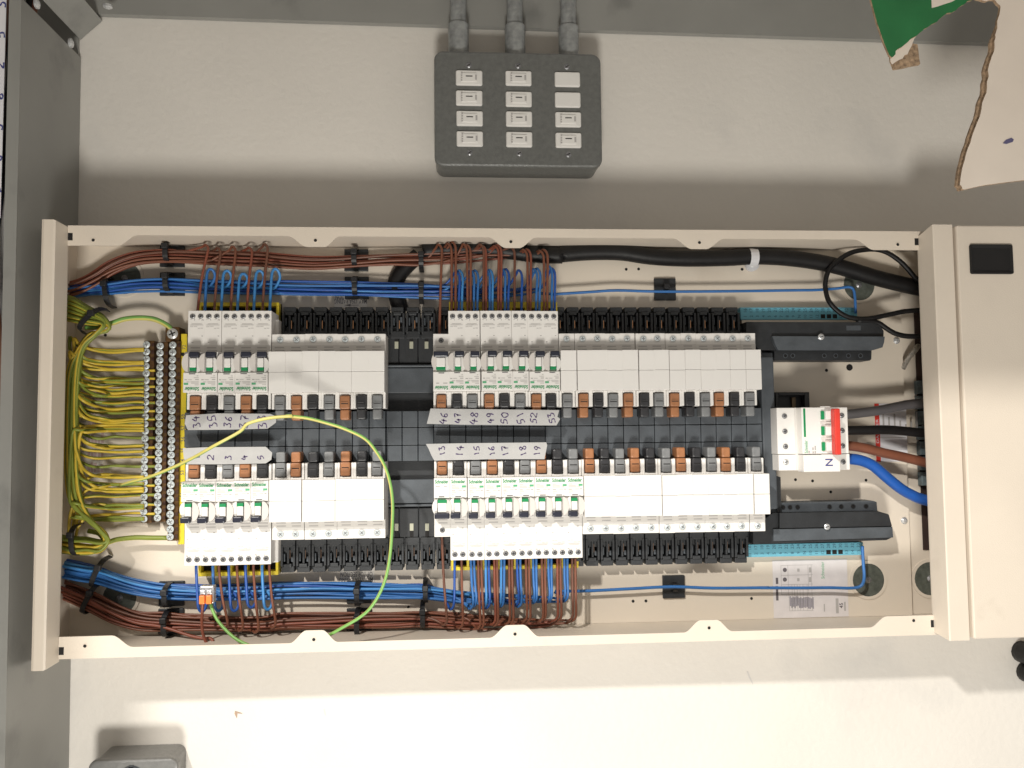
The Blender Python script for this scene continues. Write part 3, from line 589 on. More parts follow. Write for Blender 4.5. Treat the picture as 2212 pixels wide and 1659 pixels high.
for x in (462, 513, 568, 800, 885, 972, 1065):
    q = W('H', x, 548 - (x - 460) * .012, .0362); mb = MB(); mb.cyl(q.x, q.z, .036, .0362, .0022, hole_m, 10); mb.ringz(q.x, q.z, .036, .0366, .0029, .0021, black, 12); part('peg_hole', mb, sh)
q = W('H', 783, 690, .0525); mb = MB(); mb.screw(q.x, q.z, .0525, .0036, metal, False); part('screw', mb, sh)
mb = MB(); mb.prism(gp([(418, 320), (445, 330), (452, 640), (418, 640)], .04, 'H'), .012, .040, black); part('side_web', mb, sh)
# blue neutral strips with numbers
for up in (True, False):
    r = 'G' if up else 'H'; d = .024
    a, b = (W('G', 152, 752, d), W('G', 1003, 842, d)) if up else (W('H', 185, 822, d), W('H', 1046, 893, d))
    zt__, zb__ = (ZS(664, d, 1750), ZS(690.5, d, 1750)) if up else (ZS(1173.5, d, 1750), ZS(1201, d, 1750))
    t = thing('neutral_strip', '%s light blue numbered neutral terminal strip right of the black shrouds' % ('upper' if up else 'lower'), 'terminal strip', (a.x, 0, zb__))
    mb = MB(); mb.box(a.x, b.x, .013, d, zb__, zt__, ltblue, .0005); part('strip', mb, t)
    mb = MB(); e = .0135; zz_ = (zb__ - .0045) if up else (zt__ + .0035); mb.box(a.x + .002, b.x, .0125, d - .001, min(zb__, zz_), min(zb__, zz_) + .0043, cream_in) if up else mb.box(a.x + .001, b.x - .12, .0125, d - .002, zt__ + .0004, zt__ + .0035, cream_in); part('edge_strip', mb, t)
    mb = MB(); pitch = (b.x - a.x) / 19.6
    lower = ['1', '2', '3', '4', '5', '6', '7', '8', '9', 'N', '10', '11', '12', None, None, None, '13', '14', '15']; upper = ['16', '17', '18', '19', '20', '21', '22', '23', '24', 'N', '25', '26', '27', '28', '29', '30', '31', '32', '33']
    pr = mat('strip_print', (.035, .10, .16), .6)
    for k in range(19):
        x = a.x + pitch * (k + .8); h = zt__ - zb__
        put_text(mb, upper[k], pr, x, zb__ + h * .76, d + .0001, math.pi / 2, None, .0040)
        if lower[k]: put_text(mb, lower[k], pr, x, zb__ + h * .27, d + .0001, math.pi / 2, None, .0038)
    part('numbers', mb, t)
    for k in (13, 14, 15):
        x = a.x + pitch * (k + .8); mb = MB(); mb.box(x - .0028, x + .0028, d - .0005, d + .0001, zb__ + (zt__ - zb__) * .27 - .0026, zb__ + (zt__ - zb__) * .27 + .0026, hole_m); part('blanked_square', mb, t)
# black terminal cover behind the isolator
a, b = W('G', 408, 1372, .03), W('G', 654, 1372, .03); z0 = ZS(884, .03, 1740) - .06
t = thing('busbar_link_cover', 'black open plastic block peeking out above the main isolator', 'link cover', (a.x, 0, z0))
mb = MB(); mb.box(a.x, b.x, .0125, .018, z0, a.z, black); mb.box(a.x, a.x + .004, .018, .03, z0, a.z, black, .0005); mb.box(b.x - .006, b.x, .018, .03, z0, a.z, black, .0005); mb.box(a.x + .004, b.x - .006, .018, .03, a.z - .004, a.z, black, .0005); part('block', mb, t)
mb = MB(); q = W('G', 542, 1455, .022); mb.box(q.x - .0025, q.x + .0025, .018, .022, z0, q.z + .008, mat('dull_copper', (.14, .10, .06), .5, .6), .0005); part('link_bar', mb, t)
# ================================================================== BREAKERS
SD, ND = .074, .0885
Zc = ZS(995, SD); Zn1 = ZS(1032, ND); Zn0 = ZS(1121.6, ND); Ze = ZS(1211, SD); Zm = ZS(1161, SD)
Yc = ZS(880, SD); Yn1 = ZS(844.3, ND); Yn0 = ZS(760.4, ND); Ye = ZS(674, SD); Ym = ZS(724, SD)
# canonical (lower row): z measured down from the clip end of the body
CN1 = ((Zc - Zn1) + (Yn1 - Yc)) / 2; CN0 = ((Zc - Zn0) + (Yn0 - Yc)) / 2; CE = ((Zc - Ze) + (Ye - Yc)) / 2; CM = ((Zc - Zm) + (Ym - Yc)) / 2
PW = .01745
def half_disc(mb, cx, cz, r, d0, d1, m, right=True, n=12):
    pts = [(cx, cz + r)] + [(cx + (1 if right else -1) * r * .62 * math.sin(math.pi * k / n), cz + r * math.cos(math.pi * k / n)) for k in range(1, n)] + [(cx, cz - r)]
    mb.prism(pts, d0, d1, m)
def clip_mb(c):
    mb = MB(); w2 = .0053
    mb.box(-w2, w2, .0555, .0775, -.0148, .0005, clipC[c], .0014)
    mb.box(-w2 * .94, w2 * .94, .0555, .0765, .0010, .0125, clipC[c], .0016)
    mb.box(-w2 * .72, w2 * .72, .0775, .0777, -.0062, -.0052, hole_m); mb.box(-w2 * .70, w2 * .70, .0775, .0783, -.0078, -.0062, clipC[c], .0003)
    return mb
CLIPM = {c: clip_mb(c).mesh('clip') for c in clipC}
def common_body(mb, end, hw):
    # shoulder with the clip bay, nose block, end shoulder
    mb.box(-hw, hw, .036, .0655, -CN1 - .0005, 0, white, .0003)
    mb.box(-hw, -.0061, .0655, SD, -CN1, -.0002, white, .0007); mb.box(.0061, hw, .0655, SD, -CN1, -.0002, white, .0007)
    mb.box(-.0060, .0060, .0655, SD, -CN1, -.0158, white, .0005)
    mb.box(-hw, hw, .036, SD - .006, -CN0, -CN1, white); mb.box(-hw, hw, .036, SD, -end, -CN0, white, .0005)
    mb.box(-hw + .0001, hw - .0001, SD, SD + .0002, -CN0 - .0085, -CN0, shade)
def gray_lines(mb, z, m=grey_pr, n=2, x0=-.0047, x1=.0057):
    for k in range(n): mb.box(x0 + .0006 * (k % 2), x1, SD + .0003, SD + .00035, z - k * .0034 - .0012, z - k * .0034, m)
def rcbo(hw, mcb=False):
    end = CM if mcb else CE; P = {}
    mb = MB(); common_body(mb, end, hw); nh = CN0 - CN1
    lab = -CN1 - nh * .49
    mb.box(-hw * .985, hw * .985, SD - .006, ND, lab + .0002, -CN1, white, .0006)
    mb.box(-hw * .985, hw * .985, SD - .006, ND - .0035, -CN0, lab, white2, .0004)
    if mcb:
        half_disc(mb, .0045, lab - nh * .25, .0100, ND - .0035, ND + .0015, barrel); half_disc(mb, -.0055, lab - nh * .22, .0085, ND - .0035, ND + .001, white2, False)
    else:
        half_disc(mb, .0034, lab - nh * .235, .0103, ND - .0035, ND + .0022, barrel); half_disc(mb, -.0050, lab - nh * .18, .0080, ND - .0035, ND + .0006, white2, False)
        mb.box(.0026, .0031, ND - .0035, ND + .0002, -CN0 + .001, lab - .001, shade)
    P['body'] = mb.mesh('body')
    tw0, tw1 = (-.0046, .0054) if mcb else (-.0045, .0019)
    mb = MB(); tz = lab - nh * .085; mb.box(tw0, tw1, ND - .0035, ND + .0025, -CN0 + nh * .16, tz - nh * .03, white, .0008); P['toggle'] = mb.mesh('toggle')
    mb = MB(); mb.box(tw0 - .0001, tw1 + .0001, ND - .0035, ND + .0021, tz - nh * .04, tz + nh * .045, green, .0004); P['green_flag'] = mb.mesh('green_flag')
    h0, h1 = (-.0081, .0082) if mcb else (-.0081, .0019)
    mb = MB(); mb.box(h0, h1, ND, ND + .0055, -CN0 + .0004, -CN0 + nh * .15, handle_m, .0012); P['handle'] = mb.mesh('handle')
    mb = MB(); e = ND + .0002; put_text(mb, 'Schneider', green, -.0002, -CN1 - nh * .085, e, 0, .0146, .0043, .03)
    if not mcb: mb.box(.0035, .0078, e, e + .00005, -CN1 - nh * .235, -CN1 - nh * .185, green_l)
    P['brand_print'] = mb.mesh('brand_print')
    mb = MB(); z = -CN1 - nh * .175
    lt = mat('faint_print', (.56, .54, .52), .6)
    if mcb: mb.box(-.007, -.0022, e, e + .00005, z - .0016, z - .0007, grey_pr); mb.box(.002, .0055, e, e + .00005, z - .0016, z - .0007, grey_pr)
    else:
        for (x0, x1, dz, mm) in ((-.0072, -.0030, 0, lt), (-.0072, .0005, .0017, lt), (-.0072, .0012, .0032, lt), (.0020, .0052, .0032, lt), (-.0072, -.0035, .0058, grey_pr), (-.0003, .0040, .0056, lt), (.0048, .0073, .0056, grey_pr), (-.0072, -.0022, .0078, lt), (-.0068, -.0050, .0098, lt)):
            mb.box(x0, x1, e, e + .00005, z - dz - .0009, z - dz, mm)
        mb.box(.0030, .0075, ND - .0034, ND - .0033, -CN0 + .0012, -CN0 + .0020, lt)
        for (x0, x1, dz) in ((-.0068, -.0042, .0272), (-.0036, -.0014, .0270), (-.0008, .0028, .0292), (.0034, .0068, .0290), (-.0070, .0066, .0308), (-.0055, .0052, .0321), (-.0068, -.0052, .0185), (.0032, .0050, .0115)):
            mb.box(x0, x1, SD + .0002, SD + .0003, -CN0 - dz - .0008, -CN0 - dz, lt if dz > .025 else grey_pr)
        put_text(mb, 'N', dark_pr, -.0062, -end + .0105, SD + .0003, 0, None, .0019); put_text(mb, 'L', dark_pr, .0026, -end + .0105, SD + .0003, 0, None, .0019)
        mb.box(-.0040, -.0018, SD + .0003, SD + .00035, -end + .0098, -end + .0104, lt); mb.box(.0045, .0068, SD + .0003, SD + .00035, -end + .0098, -end + .0104, lt)
    mb.box(-.0035, .0028, e, e + .00006, lab + .0011, lab + .0021, dark_pr)
    gray_lines(mb, -CN0 - .0018); P['small_print'] = mb.mesh('small_print')
    xs_ = [0] if mcb else [-.0042, .0041]
    P['screws'] = []
    for k, x in enumerate(xs_):
        mb = MB(); zc = (-end + .0075) if mcb else (-end + .0064); mb.ringz(x, zc, SD - .001, SD + .0004, .0034, .0029, white2, 16); mb.cyl(x, zc, SD - .001, SD + .0003, .0029, hole_m, 16); mb.screw(x, zc, SD + .0004, .0026, screw_d, True, .5 + k); P['screws'].append(mb.mesh('terminal_screw'))
    return P
HW = PW / 2 + .0002
PR, PM = rcbo(HW), rcbo(HW, True)
def blank():
    P = {}; mb = MB(); common_body(mb, CM, HW); P['body'] = mb.mesh('body')
    mb = MB(); nh = CN0 - CN1; mb.box(-HW * .992, HW * .992, SD - .006, ND + .002, -CN1 - nh * .5 + .0002, -CN1 + .0006, white, .00035); P['cover_a'] = mb.mesh('cover')
    mb = MB(); mb.box(-HW * .992, HW * .992, SD - .006, ND + .002, -CN0 - .0003, -CN1 - nh * .5 - .0001, white, .00035); P['cover_b'] = mb.mesh('cover')
    mb = MB(); gray_lines(mb, -CN0 - .0022); P['small_print'] = mb.mesh('small_print')
    P['screw'] = []
    for a in range(5):
        mb = MB(); zc = -CM + .0063; mb.ringz(0, zc, SD - .001, SD + .0004, .0048, .0038, white2, 18); mb.cyl(0, zc, SD - .001, SD + .0001, .0038, grey_pr, 16); mb.screw(0, zc, SD + .0007, .0033, barscrew, True, a * .7 + .2, screw_d); P['screw'].append(mb.mesh('terminal_screw'))
    return P
PB = blank()
WD = 'zero one two three four five six seven eight nine ten eleven twelve thirteen fourteen fifteen sixteen seventeen eighteen nineteen'.split()
def words(n):
    if not isinstance(n, int): return n
    return WD[n] if n < 20 else {2: 'twenty', 3: 'thirty', 4: 'forty', 5: 'fifty'}[n // 10] + ('-' + WD[n % 10] if n % 10 else '')
def place_unit(kind, x, up, clip, label, sx=1.0):
    z = Yc if up else Zc; P = {'rcbo': PR, 'mcb': PM, 'blank': PB}[kind]
    g = {'rcbo': 'breakers with two terminal screws', 'mcb': 'short single breakers', 'blank': 'blank modules with a clip and one screw'}[kind]
    t = thing({'rcbo': 'circuit_breaker', 'mcb': 'circuit_breaker', 'blank': 'blank_module'}[kind], label, 'breaker' if kind != 'blank' else 'blank module', (x, 0, z), g)
    t.rotation_euler = (random.uniform(-.004, .004), (math.pi if up else 0) + random.uniform(-.0035, .0035), random.uniform(-.01, .01)); t.scale = (sx, 1, 1)
    link('body', P['body'], t); link('clip', CLIPM[clip], t)['label'] = clip + ' plastic clip'
    if kind == 'blank':
        link('cover', P['cover_a'], t).location = (0, -random.uniform(0, .0003), 0); link('cover', P['cover_b'], t).location = (0, -random.uniform(0, .0003), 0)
        link('terminal_screw', random.choice(P['screw']), t)
    else:
        tg = link('toggle', P['toggle'], t); link('green_flag', P['green_flag'], tg); link('handle', P['handle'], tg); link('brand_print', P['brand_print'], t)
        for m in P['screws']: link('terminal_screw', m, t)
    link('small_print', P['small_print'], t); return t
CY = ['brown', 'black', 'grey']; ORD = ['first', 'second', 'third', 'fourth', 'fifth', 'sixth', 'seventh', 'eighth', 'ninth', 'tenth', 'eleventh', 'twelfth', 'thirteenth']
def seg(u0, u1, n, v): a, b = XS(u0, v, SD), XS(u1, v, SD); return [a + (b - a) * (k + .5) / n for k in range(n)], (b - a) / n / PW
UX = {}
for name, up, v, segs, nums in (
        ('upper left', True, 860, [('rcbo', 403.3, 585.2, 5), ('blank', 587.8, 832.2, 7)], [34, 35, 36, 37, 38]),
        ('upper right', True, 860, [('mcb', 936, 969.6, 1), ('rcbo', 969.8, 1208, 7), ('blank', 1209.5, 1634.9, 13)], [46, 47, 48, 49, 50, 51, 52, 53]),
        ('lower left', False, 1010, [('rcbo', 400.3, 585, 5), ('blank', 587.8, 832.7, 7)], [1, 2, 3, 4, 5]),
        ('lower right', False, 1010, [('mcb', 939.8, 973.5, 1), ('rcbo', 973.9, 1255.3, 8), ('blank', 1256.5, 1648.6, 12)], [13, 14, 15, 16, 17, 18, 19, None, None])):
    i = 0; UX[name] = []
    for kind, u0, u1, n in segs:
        xs_, sx = seg(u0, u1, n, v)
        for k, x in enumerate(xs_):
            if kind == 'blank': lab = 'blank white module with %s clip, %s blank from the left in the %s block' % (CY[i % 3], ORD[k], name)
            else:
                if nums[i]: lab = '%s%s breaker with %s clip beside the tape number %s' % ('short ' if kind == 'mcb' else 'long ', 'white', CY[i % 3], words(nums[i]))
                else: lab = 'long white breaker with %s clip, %s, right of breaker nineteen' % (CY[i % 3], 'first' if i == 7 else 'last')
            place_unit(kind, x, up, CY[i % 3], lab, sx); UX[name].append((x, kind)); i += 1
# yellow terminal combs behind the long breakers
def comb(label, x0, x1, z0, z1, n, tall):
    t = thing('terminal_comb', label, 'terminal comb', (x0, 0, z0)); dd = .036
    mb = MB(); h = z1 - z0; p = (x1 - x0) / n
    mb.box(x0, x1, .018, .024, z0, z1, hole_m); mb.box(x0, x1, .018, dd, z0, z0 + h * .16, yellow, .0005); mb.box(x0, x1, .018, dd, z1 - h * .16, z1, yellow, .0005)
    for k in range(n + 1): xx = x0 + (x1 - x0 - .003) * k / n; mb.box(xx, xx + .003, .018, dd, z0 + h * .16, z1 - h * .16, yellow, .0004)
    part('comb', mb, t)
    return t
d = .036
t = comb('yellow terminal comb above the five upper left breakers', XS(429, 670, d), XS(602, 670, d), ZS(705, d, 500), ZS(653, d, 500), 5, 1)
t = comb('yellow terminal comb below the five lower left breakers', XS(428, 1230, d), XS(601, 1230, d), ZS(1244, d, 500), ZS(1190, d, 500), 5, 1)
t = comb('yellow terminal comb above the upper right breakers', XS(970, 670, d), XS(1204, 670, d), ZS(735, d), ZS(652, d), 7, 1)
t = comb('yellow terminal comb below the lower right breakers', XS(974, 1230, d), XS(1250, 1230, d), ZS(1230, d), ZS(1180, d), 8, 1)
for (u0, v0, u1, v1, lab) in ((585, 690, 602, 725, 'translucent side plate at the right of the upper left breakers'), (583, 1165, 601, 1215, 'translucent side plate at the right of the lower left breakers')):
    t = thing('side_plate', lab, 'side plate', tuple(U(u0, v1, .05))); mb = MB(); a, b = U(u0, v0, .05), U(u1, v1, .05); mb.box(a.x, b.x, .02, .05, b.z, a.z, white2, .001); part('plate', mb, t)
# ================================================================== TAPE STRIPS
def tape(label, L, d, nums, us, vc, hh):
    t = thing('tape_strip', label, 'tape', (XS(L[0][0], L[0][1], d), -d, ZS(L[0][1], d)), 'grey tape strips with handwritten numbers')
    P = [U(u, v, d) for u, v in L]; mb = MB(); mb.prism([(p.x, p.z) for p in P], d - .0004, d, tape_m); part('tape', mb, t)
    for n, u in zip(nums, us):
        c = U(u, vc(u), d); mb = MB(); handwrite(mb, str(n), ink, c.x + random.uniform(-.0006, .0006), c.z, d + .0002, math.pi / 2 + random.uniform(-.2, .2), hh * random.uniform(.88, 1.08), .00105, .07); part('handwriting', mb, t)
d = .0795
tape('wrinkled grey tape reading thirty-four to thirty-eight under the upper left breakers', [(402, 897), (470, 893), (584, 894), (597, 900), (596, 913), (578, 926), (500, 928), (406, 929), (399, 915)], d, nums=[34, 35, 36, 37, 38], us=[424, 458, 493, 528, 566], vc=lambda u: 911, hh=.0095)
tape('grey tape reading one to five above the lower left breakers', [(395, 968), (450, 966), (574, 965), (588, 978), (586, 993), (574, 1001), (480, 1003), (404, 1003), (397, 990)], d, [1, 2, 3, 4, 5], [426, 455, 492, 527, 562], lambda u: 988, .0075)
tape('grey tape reading forty-six to fifty-three under the upper right breakers', [(930, 882.5), (1208, 886), (1204, 900), (1210, 905), (1202, 919), (1000, 917.5), (922, 915.5), (926, 900)], d, [46, 47, 48, 49, 50, 51, 52, 53], [957, 990, 1023, 1058, 1090, 1124, 1153, 1191], lambda u: 903, .0088)
tape('grey tape reading thirteen to nineteen above the lower right breakers', [(920, 959), (1000, 957.5), (1180, 955.5), (1182, 962), (1176, 992), (1060, 992), (938, 995), (932, 984), (926, 970)], d, [13, 14, 15, 16, 17, 18, 19], [955, 992, 1030, 1063, 1092, 1129, 1160], lambda u: 974, .0082)
# ================================================================== MAIN ISOLATOR
def I(x, y, d): return U(1662.3 + x / 7.56, 822.9 + y / 7.56, d)
p, q = I(115, 440, SD), I(1305, 1450, SD); zsplit = I(700, 1198, ND).z
t = thing('main_isolator', 'white four pole main isolator with a red handle bar at the right', 'isolator', (p.x, 0, q.z)); ISO = t
mb = MB(); mb.box(p.x, q.x, .03, SD, zsplit + .0002, p.z, white, .0006); mb.box(p.x + .0008, q.x + .0008, .03, SD, q.z, zsplit - .0004, white, .0006)
n0, n1 = I(395, 440, ND), I(1140, 1450, ND)
mb.box(I(520, 500, ND).x, I(1150, 500, ND).x, SD, ND, zsplit + .0003, p.z - .0002, white, .0007); part('body', mb, t)
mb = MB(); mb.box(I(400, 500, SD).x, I(522, 500, SD).x, SD, SD + .0003, q.z + .0002, p.z - .0002, shade); part('shoulder_band', mb, t)
mb = MB(); mb.box(I(545, 1300, ND).x, I(1140, 1300, ND).x, SD, ND + .002, q.z - .0012, zsplit - .0005, white, .0007); part('neutral_cover', mb, t)
mb = MB(); c = I(972, 1330, ND + .002); put_text(mb, 'N', navy_pr, c.x, c.z, ND + .0022, math.pi / 2, None, .0088, .01); part('neutral_letter', mb, t)
rb0, rb1 = I(1050, 480, .102), I(1170, 1205, .102)
mb = MB(); mb.box(rb0.x, rb1.x, .0945, .1035, rb1.z, I(1100, 450, .102).z, red, .0012); part('handle_bar', mb, t)
for k, (y0, y1) in enumerate(((490, 628), (742, 885), (998, 1140))):
    a, b = I(843 + k * 8, y0, ND + .002), I(895 + k * 8, y1, ND + .002)
    mb = MB(); mb.box(b.x, rb0.x, ND, .0945, b.z, a.z, white, .0006); o = part('toggle', mb, t)
    mb = MB(); mb.box(a.x, b.x - .0001, ND, ND + .0025, b.z, a.z, green, .0004); part('green_flag', mb, o, t)
    mb = MB(); cz = (a.z + b.z) / 2
    for s_ in (-1, 1):
        mb.box(b.x - .004, rb0.x + .002, ND, ND + .0012, cz + s_ * .0095 - .0006, cz + s_ * .0095 + .0006, shade)
    part('toggle_surround', mb, o, t)
mb = MB(); a, b = I(548, 450, ND), I(578, 915, ND); mb.box(a.x, a.x + .0024, ND, ND + .0002, b.z, a.z, green); put_text(mb, 'Schneider', green_l, I(596, 1075, ND).x, I(596, 1075, ND).z, ND + .0002, math.pi / 2, .0145, .0040, .01); part('brand_print', mb, t)
mb = MB()
for (x, y0, y1) in ((645, 1140, 1180), (708, 1085, 1130), (712, 1150, 1182), (745, 1060, 1128), (745, 1145, 1182)):
    a, b = I(x, y0, ND), I(x, y1, ND); mb.box(a.x - .0008, a.x + .0008, ND + .0001, ND + .0002, b.z, a.z, grey_pr)
part('small_print', mb, t)
for x, y, m in ((242, 573, screw_d), (250, 822, screw_d), (260, 1070, screw_d), (268, 1325, metal), (1178, 562, screw_d), (1185, 810, screw_d), (1192, 1060, screw_d), (1200, 1320, screw_d)):
    c = I(x, y, SD); mb = MB(); mb.ringz(c.x, c.z, SD - .001, SD + .0005, .0038, .0031, white2, 16); mb.cyl(c.x, c.z, SD - .001, SD + .0004, .0031, hole_m, 16); mb.screw(c.x, c.z, SD + .0006, .0028, m, False, .5); part('terminal_screw', mb, t)
# ================================================================== EARTH BARS
for ci, (u0, v0, u1, v1, n, dd, lab) in enumerate(((317, 744, 307, 1121.5, 25, .030, 'left'), (344.5, 747, 339.5, 1119, 25, .034, 'middle'), (372, 745, 366, 1160, 27, .040, 'right'))):
    a, b = U(u0, v0, dd + .003), U(u1, v1, dd + .003)
    t = thing('earth_bar', '%s of the three brass earth bars packed with round screws' % lab, 'earth bar', (min(a.x, b.x) - .004, 0, b.z - .004), 'brass earth bars')
    cx = (a.x + b.x) / 2
    mb = MB(); mb.box(cx - .0040, cx + .0078, .016, dd - .002, b.z - .005, a.z + .005, brass, .0006); part('bar', mb, t)
    for k in range(n):
        z = a.z + (b.z - a.z) * k / (n - 1); x = cx + random.uniform(-.0003, .0003); mb = MB(); mb.cyl(x, z, dd - .004, dd, .0031, brass, 10); mb.screw(x, z, dd + .0012, .0040, barscrew, True, random.random() * 3, screw_d); part('screw', mb, t)
        if random.random() < .75:
            mb = MB(); mb.box(x + .0048, x + .0078, dd - .002, dd - .0015 + random.random() * .001, z - .002, z + .002, mat('dark_bore', (.05, .02, .012), .6, .3), .0003); part('wire_hole', mb, t)
q = W('A', 1235, 945, .04); t = thing('earth_lug', 'large zinc clamp screw at the top end of the right earth bar', 'earth lug', (q.x, 0, q.z - .008))
mb = MB(); mb.box(q.x - .007, q.x + .009, .016, .036, q.z - .009, q.z + .008, brass, .001); part('clamp', mb, t); mb = MB(); mb.screw(q.x + .0015, q.z, .037, .0062, metal, True, .4); part('screw', mb, t)
# yellow numbered strip beside them
d = .034; a, b = XS(388, 940, d), XS(401, 940, d); z1, z0 = ZS(721, d, 395), ZS(1176, d, 395)
t = thing('number_strip', 'bright yellow numbered strip standing between the earth bars and breakers', 'number strip', (a, 0, z0))
mb = MB(); mb.box(a, b, .0125, d, z0, z1, yellow, .0005); part('strip', mb, t)
mb = MB(); mb.box(b + .0002, b + .0022, .0125, d - .001, z0 + .001, ZS(1000, d, 395), green); mb.box(b + .0002, b + .0022, .0125, d - .001, ZS(885, d, 395), ZS(845, d, 395), green); part('green_edge', mb, t)
mb = MB()
for k, n in enumerate(('49', '50', '51', '52', '53', '54', '55', '56', '57', '58')): c = U(393, 1118 - k * 24.2, d); put_text(mb, n, dark_pr, a + .0035, c.z, d + .0001, math.pi / 2, None, .0042, .01)
put_text(mb, '72', dark_pr, a + .0035, ZS(750, d, 395), d + .0001, math.pi / 2, None, .0042); part('numbers', mb, t)
for v in (765.5, 1104.5): mb = MB(); c = U(393, v, d); mb.cyl(a + .0025, c.z, d, d + .0003, .0022, hole_m, 10); part('pin_hole', mb, t)
# ================================================================== WIRES
def solo_wire(name, pts, r, m, label, group=None, n=8, m2=None, twist=0, cat='wire', sub=4):
    mb = MB(); mb.tube(pts, r, m, n, m2, twist, sub); return solo(name, mb, label, cat, group, smooth=True)
LOOM = {
 'ub': [V('A', 330, 660), V('A', 440, 650), V('A', 640, 625), V('A', 800, 612), V('A', 1000, 592), V('A', 1235, 588), V('A', 1600, 605), V('A', 2000, 615), V('C', 0, 615), V('C', 250, 620), V('C', 550, 625), V('C', 800, 632), V('C', 1030, 636), V('C', 1250, 640), V('C', 1500, 640), V('C', 2000, 640)],
 'un': [V('A', 380, 640), V('A', 540, 610), V('A', 680, 545), V('A', 820, 462), V('A', 1000, 405), V('A', 1240, 388), V('A', 1500, 395), V('A', 1900, 405), V('C', -50, 412), V('C', 250, 432), V('C', 560, 420), V('C', 800, 408), V('C', 1030, 405), V('C', 1250, 395), V('C', 1500, 365), V('C', 1950, 375)],
 'lb': [V('B', 300, 950), V('B', 440, 985), V('B', 600, 1020), V('B', 720, 1045), V('B', 900, 1110), V('B', 1050, 1145), V('B', 1230, 1165), V('B', 1500, 1172), V('B', 1900, 1162), V('D', 0, 1150), V('D', 300, 1145), V('D', 580, 1152), V('D', 830, 1158), V('D', 1060, 1165), V('D', 1300, 1195), V('D', 1600, 1215), V('D', 2150, 1235)],
 'ln': [V('B', 300, 1080), V('B', 440, 1135), V('B', 560, 1180), V('B', 700, 1245), V('B', 850, 1320), V('B', 1020, 1370), V('B', 1210, 1380), V('B', 1500, 1388), V('B', 1900, 1392), V('D', 0, 1375), V('D', 300, 1370), V('D', 580, 1362), V('D', 830, 1355), V('D', 1040, 1345), V('D', 1300, 1362), V('D', 1600, 1375), V('D', 2200, 1385)]}
HALF = {'ub': 15, 'un': 14.5, 'lb': 17, 'ln': 19}
def loom_pts(key, off, lay, upto, seed):
    L = LOOM[key]; rnd = random.Random(seed); out = []; n = len(L)
    ph, fr = rnd.random() * 6.3, rnd.uniform(.5, 1.1)
    for i, (u, v) in enumerate(L):
        if u > upto - 14: break
        a, b = L[max(i - 1, 0)], L[min(i + 1, n - 1)]; tx, ty = b[0] - a[0], b[1] - a[1]; l = math.hypot(tx, ty)
        o = (off + .17 * math.sin(ph + i * fr)) * HALF[key] * (1.12 if key in ('lb', 'ln') and i < 7 else 1)
        out.append((u - ty / l * o, v + tx / l * o, .0165 + .0052 * lay + .001 * math.sin(ph * 2 + i)))
    return out
def loomv(key, u):
    L = LOOM[key]
    for i in range(len(L) - 1):
        if L[i][0] <= u <= L[i + 1][0]: t = (u - L[i][0]) / (L[i + 1][0] - L[i][0]); return L[i][1] + t * (L[i + 1][1] - L[i][1])
    return L[-1][1]
WR = .00150
def feed(key, k, n, ut, vt, vturn, label, group, mats, join=34, r=WR, vstart=None, dt=.056, lean=0, dloop=.050):
    # one wire: out of a breaker terminal, past the loom, back into it and along it to the left
    rnd = random.Random(sum(map(ord, key)) * 13 + k * 17); up = key[0] == 'u'; s = -1 if up else 1
    off = ((k * 7) % n + .5) / n * 2 - 1; lay = rnd.random() * 3.2
    path = loom_pts(key, off * .92, lay, ut - join, k * 31 + len(key) + n)
    vj = loomv(key, ut - join) + off * HALF[key] * .6; uj = ut - join
    dj = .0165 + .0052 * lay
    j = rnd.uniform(-1.2, 1.2)
    path += [(uj, vj + (vturn - vj) * .12, dj), (ut - join * .45 + lean, vj + (vturn - vj) * .72, (dj + dloop) / 2 - .004), (ut - 9 + lean + j, vturn, dloop - .005), (ut - 2 + lean + j, vturn - s * 7, dloop),
             (ut + lean * .8 + j, vturn - s * 24, dloop + .003), (ut + lean * .35 + j * .5, (vturn + vt) / 2, dloop + .005), (ut, vt + s * 6, dt), (ut, vt - s * 6, dt)]
    return solo_wire('wire', [U(*p) for p in path], r, mats[rnd.choice([0, 0, 0, 1, 2])], label, group)
side = lambda i, n: {1: '', 2: ('left ', 'right '), 3: ('left ', 'middle ', 'right ')}[n][i] if n > 1 else 'only '
def place_feeds(key, block, ups, mats, colname, vt, group, dirn):
    total = sum(len(c) for _, c, *_ in ups); k = 0
    for num, cu, vturn, lean in ups:
        for i, u in enumerate(cu):
            feed(key, k, total, u, vt(u), vturn + random.uniform(-2.5, 2.5), '%s%s wire %s breaker %s, joining the %s %s loom' % (side(i, len(cu)), colname, dirn, words(num), 'upper' if key[0] == 'u' else 'lower', colname), group, mats, lean=lean); k += 1
vtu = lambda u: 676; vtl = lambda u: 1212
place_feeds('un', 'ul', [(n, [V('A', u, 0)[0]], V('A', 0, y)[1], ln_) for n, u, y, ln_ in ((34, 1435, 305, 24), (35, 1555, 315, 15), (36, 1675, 310, 12), (37, 1792, 330, 12), (38, 1905, 305, 12))] +
   [(46, [V('C', 1162, 0)[0]], V('C', 0, 298)[1], 5)] + [(n, [V('C', u, 0)[0] for u in us], V('C', 0, y)[1], 0) for n, us, y in ((47, (1250, 1278), 288), (48, (1366, 1388), 300), (49, (1480, 1500), 305), (50, (1588, 1608), 312), (51, (1706,), 322), (52, (1803, 1822), 338), (53, (1922, 1944), 345))],
   brown, 'brown', lambda u: (726 if abs(u - V('C', 1162, 0)[0]) < 2 else 676), 'brown wires of the upper loom', 'rising from')
